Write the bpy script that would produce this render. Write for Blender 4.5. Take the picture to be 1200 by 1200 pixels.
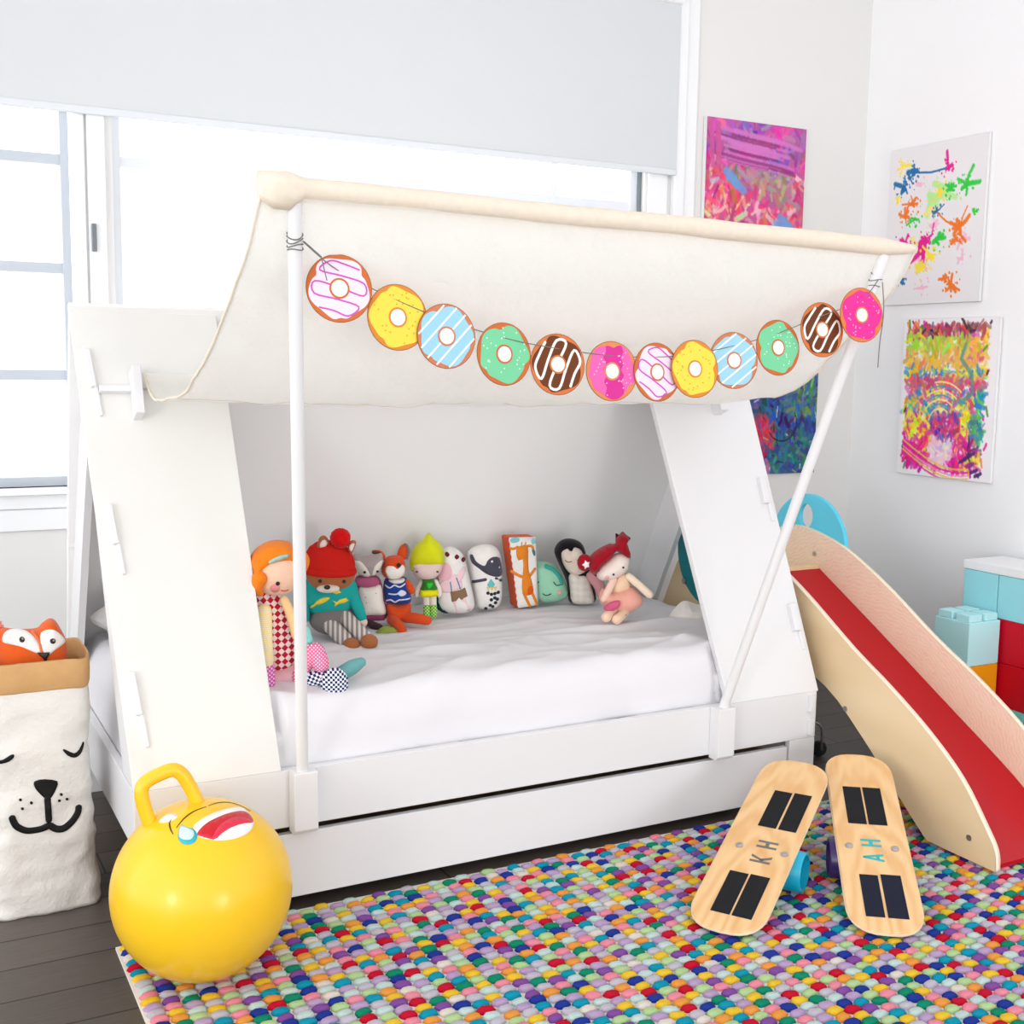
import bpy, bmesh, math, random
import numpy as np
from math import radians as R_, pi, sin, cos
from mathutils import Vector, Matrix, noise
from mathutils.geometry import delaunay_2d_cdt

for o in list(bpy.data.objects):
    bpy.data.objects.remove(o, do_unlink=True)
SC = bpy.context.scene
COL = SC.collection
random.seed(7)

# ------------------------------------------------------------------ camera, world, lights, exposure
cam_data = bpy.data.cameras.new('camera')
cam_data.sensor_fit = 'HORIZONTAL'
cam_data.sensor_width = 36.0
cam_data.lens = 42.103
cam_data.clip_start = 0.05
cam = bpy.data.objects.new('camera', cam_data)
COL.objects.link(cam)
rt, dn, fw = (0.88356, -0.46807, 0.01542), (-0.04484, -0.11733, -0.99208), (0.46617, 0.87587, -0.12466)
cam.matrix_world = Matrix(((rt[0], -dn[0], -fw[0], -0.49177), (rt[1], -dn[1], -fw[1], -2.777),
                           (rt[2], -dn[2], -fw[2], 1.38), (0, 0, 0, 1)))
SC.camera = cam

world = bpy.data.worlds.new('daylight')
SC.world = world
world.use_nodes = True
_t = world.node_tree
_bg = _t.nodes['Background']
_bg.inputs[0].default_value = (0.975, 0.985, 1.0, 1)
_tc = _t.nodes.new('ShaderNodeTexCoord')
_sp = _t.nodes.new('ShaderNodeSeparateXYZ')
_t.links.new(_tc.outputs['Generated'], _sp.inputs[0])
_mr = _t.nodes.new('ShaderNodeMapRange')       # bright overcast sky on the window side
_mr.inputs['From Min'].default_value = 0.2
_mr.inputs['From Max'].default_value = 0.6
_mr.inputs['To Min'].default_value = 0.92
_mr.inputs['To Max'].default_value = 2.0
_t.links.new(_sp.outputs['Y'], _mr.inputs['Value'])
_mx = _t.nodes.new('ShaderNodeMapRange')       # extra glow added on the left to lift the right wall
_mx.inputs['From Min'].default_value = 0.3
_mx.inputs['From Max'].default_value = -0.9
_mx.inputs['To Min'].default_value = 0.0
_mx.inputs['To Max'].default_value = 0.85
_t.links.new(_sp.outputs['X'], _mx.inputs['Value'])
_ad = _t.nodes.new('ShaderNodeMath')
_ad.operation = 'ADD'
_t.links.new(_mr.outputs[0], _ad.inputs[0])
_t.links.new(_mx.outputs[0], _ad.inputs[1])
_t.links.new(_ad.outputs[0], _bg.inputs[1])


def area(name, loc, aim, size, power, col=(1, 1, 1)):
    d = bpy.data.lights.new(name, 'AREA')
    d.shape = 'DISK'
    d.size = size
    d.energy = power
    d.color = col
    o = bpy.data.objects.new(name, d)
    COL.objects.link(o)
    o.location = loc
    o.rotation_euler = (Vector(aim) - Vector(loc)).to_track_quat('-Z', 'Y').to_euler()
    return o


area('fill_light', (-5.6, -5.0, 1.5), (1.6, 0.1, 1.0), 1.5, 62, (1, 0.99, 0.975))  # added fill from the left front, outside the modelled room
area('fill_light', (1.4, -6.8, 0.9), (1.4, 0.1, 1.2), 1.5, 40, (1, 0.99, 0.975))  # low fill added in front, lifts the canopy and bed front
SC.view_settings.view_transform = 'Standard'
SC.view_settings.look = 'None'
SC.view_settings.gamma = 1.0
SC.view_settings.use_curve_mapping = False
SC.view_settings.exposure = 0.39
SC.cycles.use_denoising = True
SC.cycles.max_bounces = 8

# ------------------------------------------------------------------ materials


def lin(c):
    r = []
    for v in c[:3]:
        v = v / 255.0
        r.append(v / 12.92 if v <= 0.04045 else ((v + 0.055) / 1.055) ** 2.4)
    return (r[0], r[1], r[2], 1.0)


MC = {}


class NT:
    def __init__(s, name, rough=0.5, spec=0.5):
        s.m = bpy.data.materials.new(name)
        s.m.use_nodes = True
        s.t = s.m.node_tree
        s.b = s.t.nodes['Principled BSDF']
        s.b.inputs['Roughness'].default_value = rough
        s.b.inputs['Specular IOR Level'].default_value = spec

    def n(s, typ, **kw):
        x = s.t.nodes.new(typ)
        for k, v in kw.items():
            if k.startswith('i_'):
                x.inputs[k[2:].replace('_', ' ')].default_value = v
            else:
                setattr(x, k, v)
        return x

    def l(s, a, b):
        s.t.links.new(a, b)

    def coord(s, scale=(1, 1, 1), rot=(0, 0, 0)):
        tc = s.n('ShaderNodeTexCoord')
        mp = s.n('ShaderNodeMapping')
        mp.inputs['Scale'].default_value = scale
        mp.inputs['Rotation'].default_value = rot
        s.l(tc.outputs['Object'], mp.inputs['Vector'])
        return mp.outputs[0]

    def mix(s, fac, a, b):
        x = s.n('ShaderNodeMix', data_type='RGBA')
        if isinstance(fac, float):
            x.inputs[0].default_value = fac
        else:
            s.l(fac, x.inputs[0])
        for q, i in ((a, 6), (b, 7)):
            if isinstance(q, tuple):
                x.inputs[i].default_value = q
            else:
                s.l(q, x.inputs[i])
        return x.outputs[2]

    def ramp(s, fac, stops, interp='LINEAR'):
        x = s.n('ShaderNodeValToRGB')
        x.color_ramp.interpolation = interp
        e = x.color_ramp.elements
        while len(e) < len(stops):
            e.new(0.5)
        for el, (p, c) in zip(e, stops):
            el.position = p
            el.color = c
        s.l(fac, x.inputs[0])
        return x.outputs[0]

    def noise(s, vec, scale, detail=3.0, rough=0.5):
        x = s.n('ShaderNodeTexNoise')
        x.inputs['Scale'].default_value = scale
        x.inputs['Detail'].default_value = detail
        x.inputs['Roughness'].default_value = rough
        s.l(vec, x.inputs['Vector'])
        return x.outputs['Fac']

    def bump(s, h, strength, dist=0.002):
        x = s.n('ShaderNodeBump')
        x.inputs['Strength'].default_value = strength
        x.inputs['Distance'].default_value = dist
        s.l(h, x.inputs['Height'])
        s.l(x.outputs[0], s.b.inputs['Normal'])

    def base(s, c):
        if isinstance(c, tuple):
            s.b.inputs['Base Color'].default_value = c
        else:
            s.l(c, s.b.inputs['Base Color'])


def plain(name, rgb, rough=0.5, spec=0.5, coat=0.0, metal=0.0, bump=0.0, bscale=300.0, var=0.0):
    k = ('p', name, rgb)
    if k in MC:
        return MC[k]
    t = NT(name, rough, spec)
    c = lin(rgb)
    v = None
    if var or bump:
        v = t.coord()
    if var:
        n = t.noise(v, 9.0)
        d = tuple(min(1, x * (1 - var)) for x in c[:3]) + (1,)
        t.base(t.mix(n, d, c))
    else:
        t.base(c)
    if bump:
        t.bump(t.noise(v, bscale, 2.0), bump)
    t.b.inputs['Coat Weight'].default_value = coat
    t.b.inputs['Coat Roughness'].default_value = 0.08
    t.b.inputs['Metallic'].default_value = metal
    MC[k] = t.m
    return t.m


def fab(rgb, bump=0.35, bscale=420.0):
    """matte woven cloth of one colour"""
    k = ('f', rgb)
    if k not in MC:
        t = NT('cloth_%d_%d_%d' % rgb, 0.9, 0.15)
        v = t.coord()
        c = lin(rgb)
        n = t.noise(v, 60.0, 4.0)
        d = tuple(x * 0.86 for x in c[:3]) + (1,)
        t.base(t.mix(n, d, c))
        t.bump(t.noise(v, bscale, 2.0), bump, 0.001)
        t.b.inputs['Sheen Weight'].default_value = 0.15
        MC[k] = t.m
    return MC[k]


def knit(rgb, scale=170.0):
    k = ('k', rgb)
    if k not in MC:
        t = NT('knit_%d_%d_%d' % rgb, 0.95, 0.1)
        v = t.coord((1, 1, 1))
        w = t.n('ShaderNodeTexWave', wave_type='BANDS', bands_direction='Z')
        w.inputs['Scale'].default_value = scale
        w.inputs['Distortion'].default_value = 1.5
        t.l(v, w.inputs['Vector'])
        c = lin(rgb)
        t.base(t.mix(w.outputs['Fac'], tuple(x * 0.8 for x in c[:3]) + (1,), c))
        t.bump(w.outputs['Fac'], 0.5, 0.002)
        MC[k] = t.m
    return MC[k]


def checker(name, a, b, scale, rot=0.0):
    k = ('c', name)
    if k not in MC:
        t = NT(name, 0.9, 0.15)
        v = t.coord((1, 0.001, 1), (0, rot, 0))
        c = t.n('ShaderNodeTexChecker')
        c.inputs['Scale'].default_value = scale
        c.inputs['Color1'].default_value = lin(a)
        c.inputs['Color2'].default_value = lin(b)
        t.l(v, c.inputs['Vector'])
        t.base(c.outputs[0])
        MC[k] = t.m
    return MC[k]


def dots(name, ground, dot, scale, thr=0.28, rand=0.0):
    k = ('d', name)
    if k not in MC:
        t = NT(name, 0.9, 0.15)
        v = t.coord((1, 0.001, 1), (0, 0.78, 0))
        c = t.n('ShaderNodeTexVoronoi', feature='F1')
        c.inputs['Scale'].default_value = scale
        c.inputs['Randomness'].default_value = rand
        t.l(v, c.inputs['Vector'])
        t.base(t.ramp(c.outputs['Distance'], [(0.0, lin(dot)), (thr, lin(ground))], 'CONSTANT'))
        MC[k] = t.m
    return MC[k]


def stripes(name, a, b, scale, direction='Z'):
    k = ('s', name)
    if k not in MC:
        t = NT(name, 0.9, 0.15)
        v = t.coord()
        w = t.n('ShaderNodeTexWave', wave_type='BANDS', bands_direction=direction)
        w.inputs['Scale'].default_value = scale
        t.l(v, w.inputs['Vector'])
        t.base(t.ramp(w.outputs['Fac'], [(0.0, lin(a)), (0.5, lin(b))], 'CONSTANT'))
        MC[k] = t.m
    return MC[k]


def wood(name, light, dark, scale, axis_stretch, rough=0.45, coat=0.0, rings=3.0):
    k = ('w', name)
    if k not in MC:
        t = NT(name, rough, 0.4)
        v = t.coord(axis_stretch)
        n1 = t.noise(v, scale, 3.0, 0.55)
        w = t.n('ShaderNodeTexWave', wave_type='RINGS', rings_direction='SPHERICAL')
        w.inputs['Scale'].default_value = rings
        w.inputs['Distortion'].default_value = 9.0
        w.inputs['Detail'].default_value = 2.0
        w.inputs['Detail Scale'].default_value = 1.4
        t.l(v, w.inputs['Vector'])
        f = t.n('ShaderNodeMath', operation='MULTIPLY')
        t.l(n1, f.inputs[0])
        t.l(w.outputs['Fac'], f.inputs[1])
        t.base(t.ramp(f.outputs[0], [(0.02, lin(light)), (0.75, lin(dark))]))
        t.b.inputs['Coat Weight'].default_value = coat
        t.b.inputs['Coat Roughness'].default_value = 0.15
        MC[k] = t.m
    return MC[k]


def vcol(name, rough=0.5):
    k = ('v', name)
    if k not in MC:
        t = NT(name, rough, 0.3)
        a = t.n('ShaderNodeVertexColor', layer_name='paint')
        t.base(a.outputs[0])
        v = t.coord()
        t.bump(t.noise(v, 90.0, 3.0), 0.35, 0.003)
        MC[k] = t.m
    return MC[k]


WHITE = plain('white_lacquer', (234, 234, 236), 0.38, 0.4)
WHITE_WARM = plain('warm_white_lacquer', (234, 233, 229), 0.42, 0.35)
WALLW = plain('white_wall_paint', (245, 245, 246), 0.75, 0.2, bump=0.06, bscale=180)
TRIMW = plain('white_trim_paint', (244, 245, 247), 0.4, 0.4)
SASH = plain('grey_sash_paint', (196, 203, 212), 0.45, 0.4)
LINEN = plain('white_cotton', (232, 231, 235), 0.85, 0.1)
STEEL = plain('brushed_steel', (190, 190, 192), 0.3, 0.5, metal=1.0)
BLACKR = plain('black_rubber', (18, 18, 19), 0.55)
INK = plain('black_ink', (14, 13, 14), 0.6, 0.3)
STRING = plain('grey_twine', (128, 124, 120), 0.9, 0.1)

# ------------------------------------------------------------------ mesh tools


class MB:
    def __init__(s):
        s.V, s.F, s.I = [], [], []
        s.mi = 0

    def add(s, vs, fs):
        o = len(s.V)
        s.V += [Vector(v) for v in vs]
        s.F += [tuple(i + o for i in f) for f in fs]
        s.I += [s.mi] * len(fs)
        return s

    def box(s, a, b):
        x0, y0, z0 = a
        x1, y1, z1 = b
        return s.hexa([(x0, y0, z0), (x1, y0, z0), (x1, y1, z0), (x0, y1, z0),
                       (x0, y0, z1), (x1, y0, z1), (x1, y1, z1), (x0, y1, z1)])

    def hexa(s, v):
        return s.add(v, [(3, 2, 1, 0), (4, 5, 6, 7), (0, 1, 5, 4), (1, 2, 6, 5), (2, 3, 7, 6), (3, 0, 4, 7)])

    def prism(s, poly, fn, d0, d1):
        """poly: list of (a,b); fn(a,b,d) -> xyz"""
        n = len(poly)
        vs = [fn(a, b, d0) for a, b in poly] + [fn(a, b, d1) for a, b in poly]
        fs = [tuple(range(n))[::-1], tuple(range(n, 2 * n))]
        fs += [(i, (i + 1) % n, n + (i + 1) % n, n + i) for i in range(n)]
        return s.add(vs, fs)

    def tube(s, pts, r, n=12, caps=True):
        pts = [Vector(p) for p in pts]
        m = len(pts)
        rs = r if isinstance(r, (list, tuple)) else [r] * m
        vs, fs = [], []
        t0 = (pts[1] - pts[0]).normalized()
        ref = Vector((0, 0, 1)) if abs(t0.z) < 0.9 else Vector((1, 0, 0))
        u = t0.cross(ref).normalized()
        for i, p in enumerate(pts):
            t = (pts[min(i + 1, m - 1)] - pts[max(i - 1, 0)]).normalized()
            u = (u - t * u.dot(t)).normalized()
            w = t.cross(u)
            for k in range(n):
                a = 2 * pi * k / n
                vs.append(p + (u * cos(a) + w * sin(a)) * rs[i])
        for i in range(m - 1):
            for k in range(n):
                k2 = (k + 1) % n
                fs.append((i * n + k, i * n + k2, (i + 1) * n + k2, (i + 1) * n + k))
        if caps:
            fs.append(tuple(range(n))[::-1])
            fs.append(tuple((m - 1) * n + k for k in range(n)))
        return s.add(vs, fs)

    def ell(s, c, r, nu=20, nv=12, rot=None, fn=None):
        c = Vector(c)
        vs, fs = [], []
        if not isinstance(r, (list, tuple)):
            r = (r, r, r)
        for j in range(1, nv):
            th = pi * j / nv
            for i in range(nu):
                ph = 2 * pi * i / nu
                vs.append(Vector((sin(th) * cos(ph), sin(th) * sin(ph), cos(th))))
        vs += [Vector((0, 0, 1)), Vector((0, 0, -1))]
        for j in range(nv - 2):
            for i in range(nu):
                i2 = (i + 1) % nu
                fs.append((j * nu + i, (j + 1) * nu + i, (j + 1) * nu + i2, j * nu + i2))
        t, b = len(vs) - 2, len(vs) - 1
        for i in range(nu):
            i2 = (i + 1) % nu
            fs.append((t, i, i2))
            fs.append((b, (nv - 2) * nu + i2, (nv - 2) * nu + i))
        out = []
        for v in vs:
            k = fn(v) if fn else 1.0
            p = Vector((v.x * r[0], v.y * r[1], v.z * r[2])) * k
            if rot:
                p = rot @ p
            out.append(p + c)
        return s.add(out, fs)

    def grid(s, rows):
        """rows of points -> sheet"""
        h, w = len(rows), len(rows[0])
        vs = [p for r in rows for p in r]
        fs = [(j * w + i, j * w + i + 1, (j + 1) * w + i + 1, (j + 1) * w + i)
              for j in range(h - 1) for i in range(w - 1)]
        return s.add(vs, fs)

    def lathe(s, prof, n=24, c=(0, 0, 0)):
        vs, fs = [], []
        for r, z in prof:
            for k in range(n):
                a = 2 * pi * k / n
                vs.append((c[0] + r * cos(a), c[1] + r * sin(a), c[2] + z))
        for j in range(len(prof) - 1):
            for k in range(n):
                k2 = (k + 1) % n
                fs.append((j * n + k, j * n + k2, (j + 1) * n + k2, (j + 1) * n + k))
        fs.append(tuple(range(n))[::-1])
        fs.append(tuple((len(prof) - 1) * n + k for k in range(n)))
        return s.add(vs, fs)


def smooth(poly, k=4, closed=True):
    """Catmull-Rom through the given points"""
    P = [Vector(p) for p in poly]
    n = len(P)
    out = []
    rng = range(n) if closed else range(n - 1)
    for i in rng:
        if closed:
            a, b, c, d = P[i - 1], P[i], P[(i + 1) % n], P[(i + 2) % n]
        else:
            a, b, c, d = P[max(i - 1, 0)], P[i], P[i + 1], P[min(i + 2, n - 1)]
        for j in range(k):
            t = j / k
            out.append(0.5 * ((2 * b) + (c - a) * t + (2 * a - 5 * b + 4 * c - d) * t * t + (3 * b - a - 3 * c + d) * t ** 3))
    if not closed:
        out.append(P[-1])
    return [tuple(p) for p in out]


def ribbon(pts, w, taper=False):
    """stroke polygon around an open 2-D path"""
    P = [Vector(p) for p in pts]
    n = len(P)
    L, Rr = [], []
    for i, p in enumerate(P):
        t = (P[min(i + 1, n - 1)] - P[max(i - 1, 0)])
        t = t.normalized() if t.length else Vector((1, 0))
        q = Vector((-t.y, t.x))
        ww = w * 0.5
        if taper:
            f = i / (n - 1)
            ww *= 0.35 + 0.65 * math.sin(pi * f)
        L.append(p + q * ww)
        Rr.append(p - q * ww)
    if taper:
        return [tuple(p) for p in L + Rr[::-1]]
    e1 = (P[-1] - P[-2]).normalized() * (w * 0.5)
    e0 = (P[0] - P[1]).normalized() * (w * 0.5)
    q1, q0 = Vector((-e1.y, e1.x)), Vector((-e0.y, e0.x))
    c1 = [P[-1] + q1 * cos(a) + e1 * sin(a) for a in (0.6, 1.57, 2.54)]
    c0 = [P[0] + q0 * cos(a) + e0 * sin(a) for a in (0.6, 1.57, 2.54)]
    return [tuple(p) for p in L + c1 + Rr[::-1] + c0]


def seg_dist(pts, poly):
    pts = np.asarray(pts, float).reshape(-1, 2)
    A = np.asarray(poly, float)
    B = np.roll(A, -1, 0)
    d = B - A
    L2 = np.maximum((d * d).sum(1), 1e-18)
    t = ((pts[:, None, :] - A[None]) * d[None]).sum(2) / L2[None]
    t = np.clip(t, 0, 1)
    q = A[None] + t[..., None] * d[None]
    return np.sqrt(((pts[:, None, :] - q) ** 2).sum(2)).min(1)


def inside(pts, poly):
    pts = np.asarray(pts, float).reshape(-1, 2)
    A = np.asarray(poly, float)
    B = np.roll(A, -1, 0)
    c = np.zeros(len(pts), bool)
    for (x0, y0), (x1, y1) in zip(A, B):
        if y0 == y1:
            continue
        cond = ((y0 > pts[:, 1]) != (y1 > pts[:, 1]))
        xi = (x1 - x0) * (pts[:, 1] - y0) / (y1 - y0) + x0
        c ^= cond & (pts[:, 0] < xi)
    return c


def fill2d(poly, step):
    A = np.asarray(poly, float)
    x0, y0 = A.min(0)
    x1, y1 = A.max(0)
    pts = []
    j = 0
    y = y0
    while y < y1:
        x = x0 + (step / 2 if j % 2 else 0)
        while x < x1:
            pts.append((x, y))
            x += step
        y += step * 0.87
        j += 1
    if pts:
        g = np.array(pts)
        g = g[inside(g, poly)]
        if len(g):
            g = g[seg_dist(g, poly) > step * 0.4]
    else:
        g = np.zeros((0, 2))
    vs = [Vector(p) for p in poly] + [Vector(p) for p in g.tolist()]
    n = len(poly)
    v, e, f, ov, oe, of = delaunay_2d_cdt(vs, [(i, (i + 1) % n) for i in range(n)], [], 1, 1e-7)
    bd = set()
    for i, src in enumerate(ov):
        if any(q < n for q in src):
            bd.add(i)
    return [tuple(p) for p in v], [tuple(q) for q in f], bd


def flip_area(p, f):
    a = 0
    for i in range(len(f)):
        x0, y0 = p[f[i]]
        x1, y1 = p[f[(i + 1) % len(f)]]
        a += x0 * y1 - x1 * y0
    return a


class Pillow:
    """stuffed cushion from an outline in the local x-z plane, front towards -y"""

    def __init__(s, poly, T, step=None, w=None, y0=0.0, back=1.0):
        A = np.asarray(poly)
        ext = (A.max(0) - A.min(0)).min()
        s.poly, s.T, s.y0, s.back = poly, T, y0, back
        s.w = w or ext * 0.45
        s.step = step or ext / 11

    def h(s, x, z):
        if not inside([(x, z)], s.poly)[0]:
            return 0.0
        d = float(seg_dist([(x, z)], s.poly)[0])
        return s.T * math.sqrt(max(0, 1 - (1 - min(d / s.w, 1)) ** 2))

    def surf(s, x, z):
        e = 0.002
        h = s.h(x, z)
        nx = -(s.h(x + e, z) - s.h(x - e, z)) / (2 * e)
        nz = -(s.h(x, z + e) - s.h(x, z - e)) / (2 * e)
        nx, nz = max(-1, min(1, nx)), max(-1, min(1, nz))
        return Vector((x, s.y0 - h, z)), Vector((nx, -1, nz)).normalized()

    def into(s, mb):
        p, f, bd = fill2d(s.poly, s.step)
        D = seg_dist(p, s.poly)
        H = s.T * np.sqrt(np.maximum(0, 1 - (1 - np.minimum(D / s.w, 1)) ** 2))
        vs = [(x, s.y0 - (0 if i in bd else H[i]), z) for i, (x, z) in enumerate(p)]
        idx = {}
        for i, (x, z) in enumerate(p):
            if i in bd:
                idx[i] = i
            else:
                idx[i] = len(vs)
                vs.append((x, s.y0 + H[i] * s.back, z))
        fs = []
        for q in f:
            if flip_area(p, q) < 0:
                q = q[::-1]
            fs.append(q)
            fs.append(tuple(idx[i] for i in q)[::-1])
        mb.add(vs, fs)
        return s


def patch(mb, poly, surf, eps, step, sink=0.0008):
    """raised applique: outline in surface coordinates laid on surf(a,b)->(pos,normal)"""
    p, f, bd = fill2d(poly, step)
    S = [surf(a, b) for a, b in p]
    top = [q + n * eps for q, n in S]
    vs = list(top)
    low = {}
    for i in sorted(bd):
        low[i] = len(vs)
        vs.append(S[i][0] - S[i][1] * sink)
    cnt = {}
    fs = []
    for q in f:
        if flip_area(p, q) < 0:
            q = q[::-1]
        fs.append(q)
        for a, b in zip(q, q[1:] + q[:1]):
            cnt[(a, b)] = cnt.get((a, b), 0) + 1
    for (a, b) in list(cnt):
        if (b, a) not in cnt and a in low and b in low:
            fs.append((b, a, low[a], low[b]))
    mb.add(vs, fs)


MATS = {}   # object -> world matrix, kept by hand


def wm(o):
    m = o.matrix_basis.copy()
    while o.parent:
        o = o.parent
        m = o.matrix_basis @ m
    return m


def obj(name, mb, mats, parent=None, W=False, bevel=0.0, ang=38, sub=0, seg=2, smooth_=True):
    me = bpy.data.meshes.new(name)
    V = mb.V
    if W and parent:
        inv = wm(parent).inverted()
        V = [inv @ v for v in V]
    me.from_pydata([tuple(v) for v in V], [], mb.F)
    if not isinstance(mats, (list, tuple)):
        mats = [mats]
    for m in mats:
        me.materials.append(m)
    if len(mats) > 1:
        me.polygons.foreach_set('material_index', mb.I)
    me.polygons.foreach_set('use_smooth', [smooth_] * len(me.polygons))
    me.update()
    bm = bmesh.new()
    bm.from_mesh(me)
    bmesh.ops.recalc_face_normals(bm, faces=bm.faces)
    bm.to_mesh(me)
    bm.free()
    if smooth_ and ang < 180:
        me.set_sharp_from_angle(angle=R_(ang))
    o = bpy.data.objects.new(name, me)
    COL.objects.link(o)
    if parent:
        o.parent = parent
    if bevel:
        b = o.modifiers.new('bevel', 'BEVEL')
        b.width = bevel
        b.segments = seg
        b.limit_method = 'ANGLE'
        b.angle_limit = R_(40)
        b.harden_normals = True
    if sub:
        q = o.modifiers.new('sub', 'SUBSURF')
        q.levels = q.render_levels = sub
    return o


def tag(o, label, cat, group=None):
    o['label'] = label
    o['category'] = cat
    if group:
        o['group'] = group
    return o


def thing(name, label, cat, loc=(0, 0, 0), rot=(0, 0, 0), group=None):
    o = bpy.data.objects.new(name, None)
    o.empty_display_size = 0.05
    COL.objects.link(o)
    o.location = loc
    o.rotation_euler = rot
    return tag(o, label, cat, group)


def lab(o, s):
    o['label'] = s
    return o


def struct(o):
    o['kind'] = 'structure'
    return o


def boxo(name, a, b, m, parent=None, W=True, bevel=0.003):
    return obj(name, MB().box(a, b), m, parent, W=W, bevel=bevel)


# ------------------------------------------------------------------ the room
XR, YB = 3.337, 1.22          # right wall face, window wall face
ft = NT('dark_oak_planks', 0.42, 0.4)
fv = ft.coord()
br = ft.n('ShaderNodeTexBrick', offset=0.37)
for k_, v_ in (('Color1', lin((132, 123, 117))), ('Color2', lin((106, 99, 94))), ('Mortar', lin((34, 30, 28))), ('Scale', 1.0),
               ('Mortar Size', 0.0025), ('Brick Width', 1.3), ('Row Height', 0.145), ('Bias', 0.0)):
    br.inputs[k_].default_value = v_
ft.l(fv, br.inputs['Vector'])
gv = ft.coord((1.2, 22, 1))
g1 = ft.noise(gv, 6.0, 6.0, 0.65)
gc = ft.ramp(g1, [(0.3, lin((70, 62, 58))), (0.7, lin((140, 130, 123)))])
mx = ft.n('ShaderNodeMix', data_type='RGBA', blend_type='MULTIPLY')
mx.inputs[0].default_value = 0.75
ft.l(br.outputs['Color'], mx.inputs[6])
mg = ft.n('ShaderNodeMix', data_type='RGBA', blend_type='ADD')
mg.inputs[0].default_value = 0.55
ft.l(gc, mg.inputs[6])
mg.inputs[7].default_value = (0.35, 0.34, 0.33, 1)
ft.l(mg.outputs[2], mx.inputs[7])
ft.l(mx.outputs[2], ft.b.inputs['Base Color'])
ft.bump(g1, 0.15, 0.002)
struct(obj('floor', MB().box((-3.2, -4.4, -0.08), (XR + 0.1, YB + 0.1, 0)), ft.m))

# window wall: pieces round two openings
W1, W2 = (-1.0, 0.075), (0.20, 2.20)       # openings in x
Z1, Z2 = 0.965, 2.32
wb = MB()
wb.box((-3.2, YB, 0), (XR + 0.1, YB + 0.12, Z1))
wb.box((-3.2, YB, Z2), (XR + 0.1, YB + 0.12, 3.3))
wb.box((-3.2, YB, Z1), (W1[0], YB + 0.12, Z2))
wb.box((W1[1] + 0.02, YB, Z1), (W2[0], YB + 0.12, Z2))
wb.box((W2[1], YB, Z1), (XR + 0.1, YB + 0.12, Z2))
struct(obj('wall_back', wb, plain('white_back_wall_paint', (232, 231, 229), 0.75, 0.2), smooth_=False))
struct(obj('wall_right', MB().box((XR, -4.4, 0), (XR + 0.1, YB, 3.3)), WALLW, smooth_=False))
struct(obj('ceiling', MB().box((-3.2, -4.4, 3.3), (XR + 0.1, YB + 0.12, 3.4)), WALLW, smooth_=False))
struct(obj('baseboard_back', MB().box((-3.2, YB - 0.015, 0), (XR, YB, 0.1)), TRIMW, bevel=0.004))
struct(obj('baseboard_right', MB().box((XR - 0.015, -4.4, 0), (XR, YB - 0.016, 0.1)), TRIMW, bevel=0.004))

gl = NT('window_glass', 0.02, 0.5)
tr = gl.n('ShaderNodeBsdfTransparent')
gs = gl.n('ShaderNodeBsdfGlossy')
gs.inputs['Roughness'].default_value = 0.02
mxs = gl.n('ShaderNodeMixShader')
mxs.inputs[0].default_value = 0.06
gl.l(tr.outputs[0], mxs.inputs[1])
gl.l(gs.outputs[0], mxs.inputs[2])
gl.l(mxs.outputs[0], gl.t.nodes['Material Output'].inputs['Surface'])
GLASS = gl.m


def window(nm, x0, x1, vbars, hbars, frame_mat, bar_mat, fx1):
    root = bpy.data.objects.new(nm, None)
    COL.objects.link(root)
    root.location = ((x0 + x1) / 2, YB, Z1)
    struct(root)
    y0, y1 = YB + 0.035, YB + 0.075
    f = MB()
    f.box((x0, y0, Z1), (x1, y1, Z1 + 0.03))
    f.box((x0, y0, Z2 - 0.03), (x1, y1, Z2))
    f.box((x0, y0, Z1 + 0.03), (x0 + 0.03, y1, Z2 - 0.03))
    f.box((x1 - fx1, y0, Z1 + 0.03), (x1, y1, Z2 - 0.03))
    obj('sash_frame', f, frame_mat, root, W=True, bevel=0.002)
    for vx in vbars:
        obj('muntin', MB().box((vx - 0.014, y0 + 0.006, Z1 + 0.03), (vx + 0.014, y1 - 0.006, Z2 - 0.03)), bar_mat, root, W=True)
    for hz in hbars:
        obj('muntin', MB().box((x0 + 0.03, y0 + 0.008, hz - 0.016), (x1 - fx1, y1 - 0.008, hz + 0.016)), bar_mat, root, W=True)
    obj('pane', MB().box((x0 + 0.02, y0 + 0.018, Z1 + 0.02), (x1 - 0.02, y0 + 0.021, Z2 - 0.02)), GLASS, root, W=True)
    return root


window('window_1', W1[0], W1[1], (-0.45,), (1.315, 1.648, 1.98), SASH, SASH, 0.026)
window('window_2', W2[0], W2[1], (0.66, 1.12, 1.815), (1.44, 1.99), plain('pale_sash_paint', (230, 233, 238), 0.5), plain('pale_sash_paint', (230, 233, 238), 0.5), 0.045)
t1 = MB()
t1.box((0.083, YB - 0.012, Z1 - 0.01), (0.115, YB + 0.03, Z2 + 0.02))
t1.box((0.122, YB - 0.02, Z1 - 0.01), (0.175, YB + 0.03, Z2 + 0.02))
struct(obj('trim_1', t1, TRIMW, bevel=0.003))
boxo('weather_strip', (2.186, YB + 0.02, Z1 + 0.01), (2.193, YB + 0.034, Z2 - 0.01), plain('strip_grey', (120, 132, 140), 0.6), bpy.data.objects['window_2'], bevel=0)
t2 = MB()
t2.box((2.21, YB - 0.012, Z1 - 0.01), (2.30, YB, Z2 + 0.05))
t2.box((2.32, YB - 0.026, Z1 - 0.01), (2.37, YB, 3.3))
t2.box((2.372, YB - 0.014, Z1 - 0.01), (2.43, YB, 3.3))
struct(obj('trim_2', t2, TRIMW, bevel=0.004))
sl = MB()
sl.box((-1.2, YB - 0.05, Z1 - 0.02), (2.43, YB + 0.035, Z1))
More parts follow.
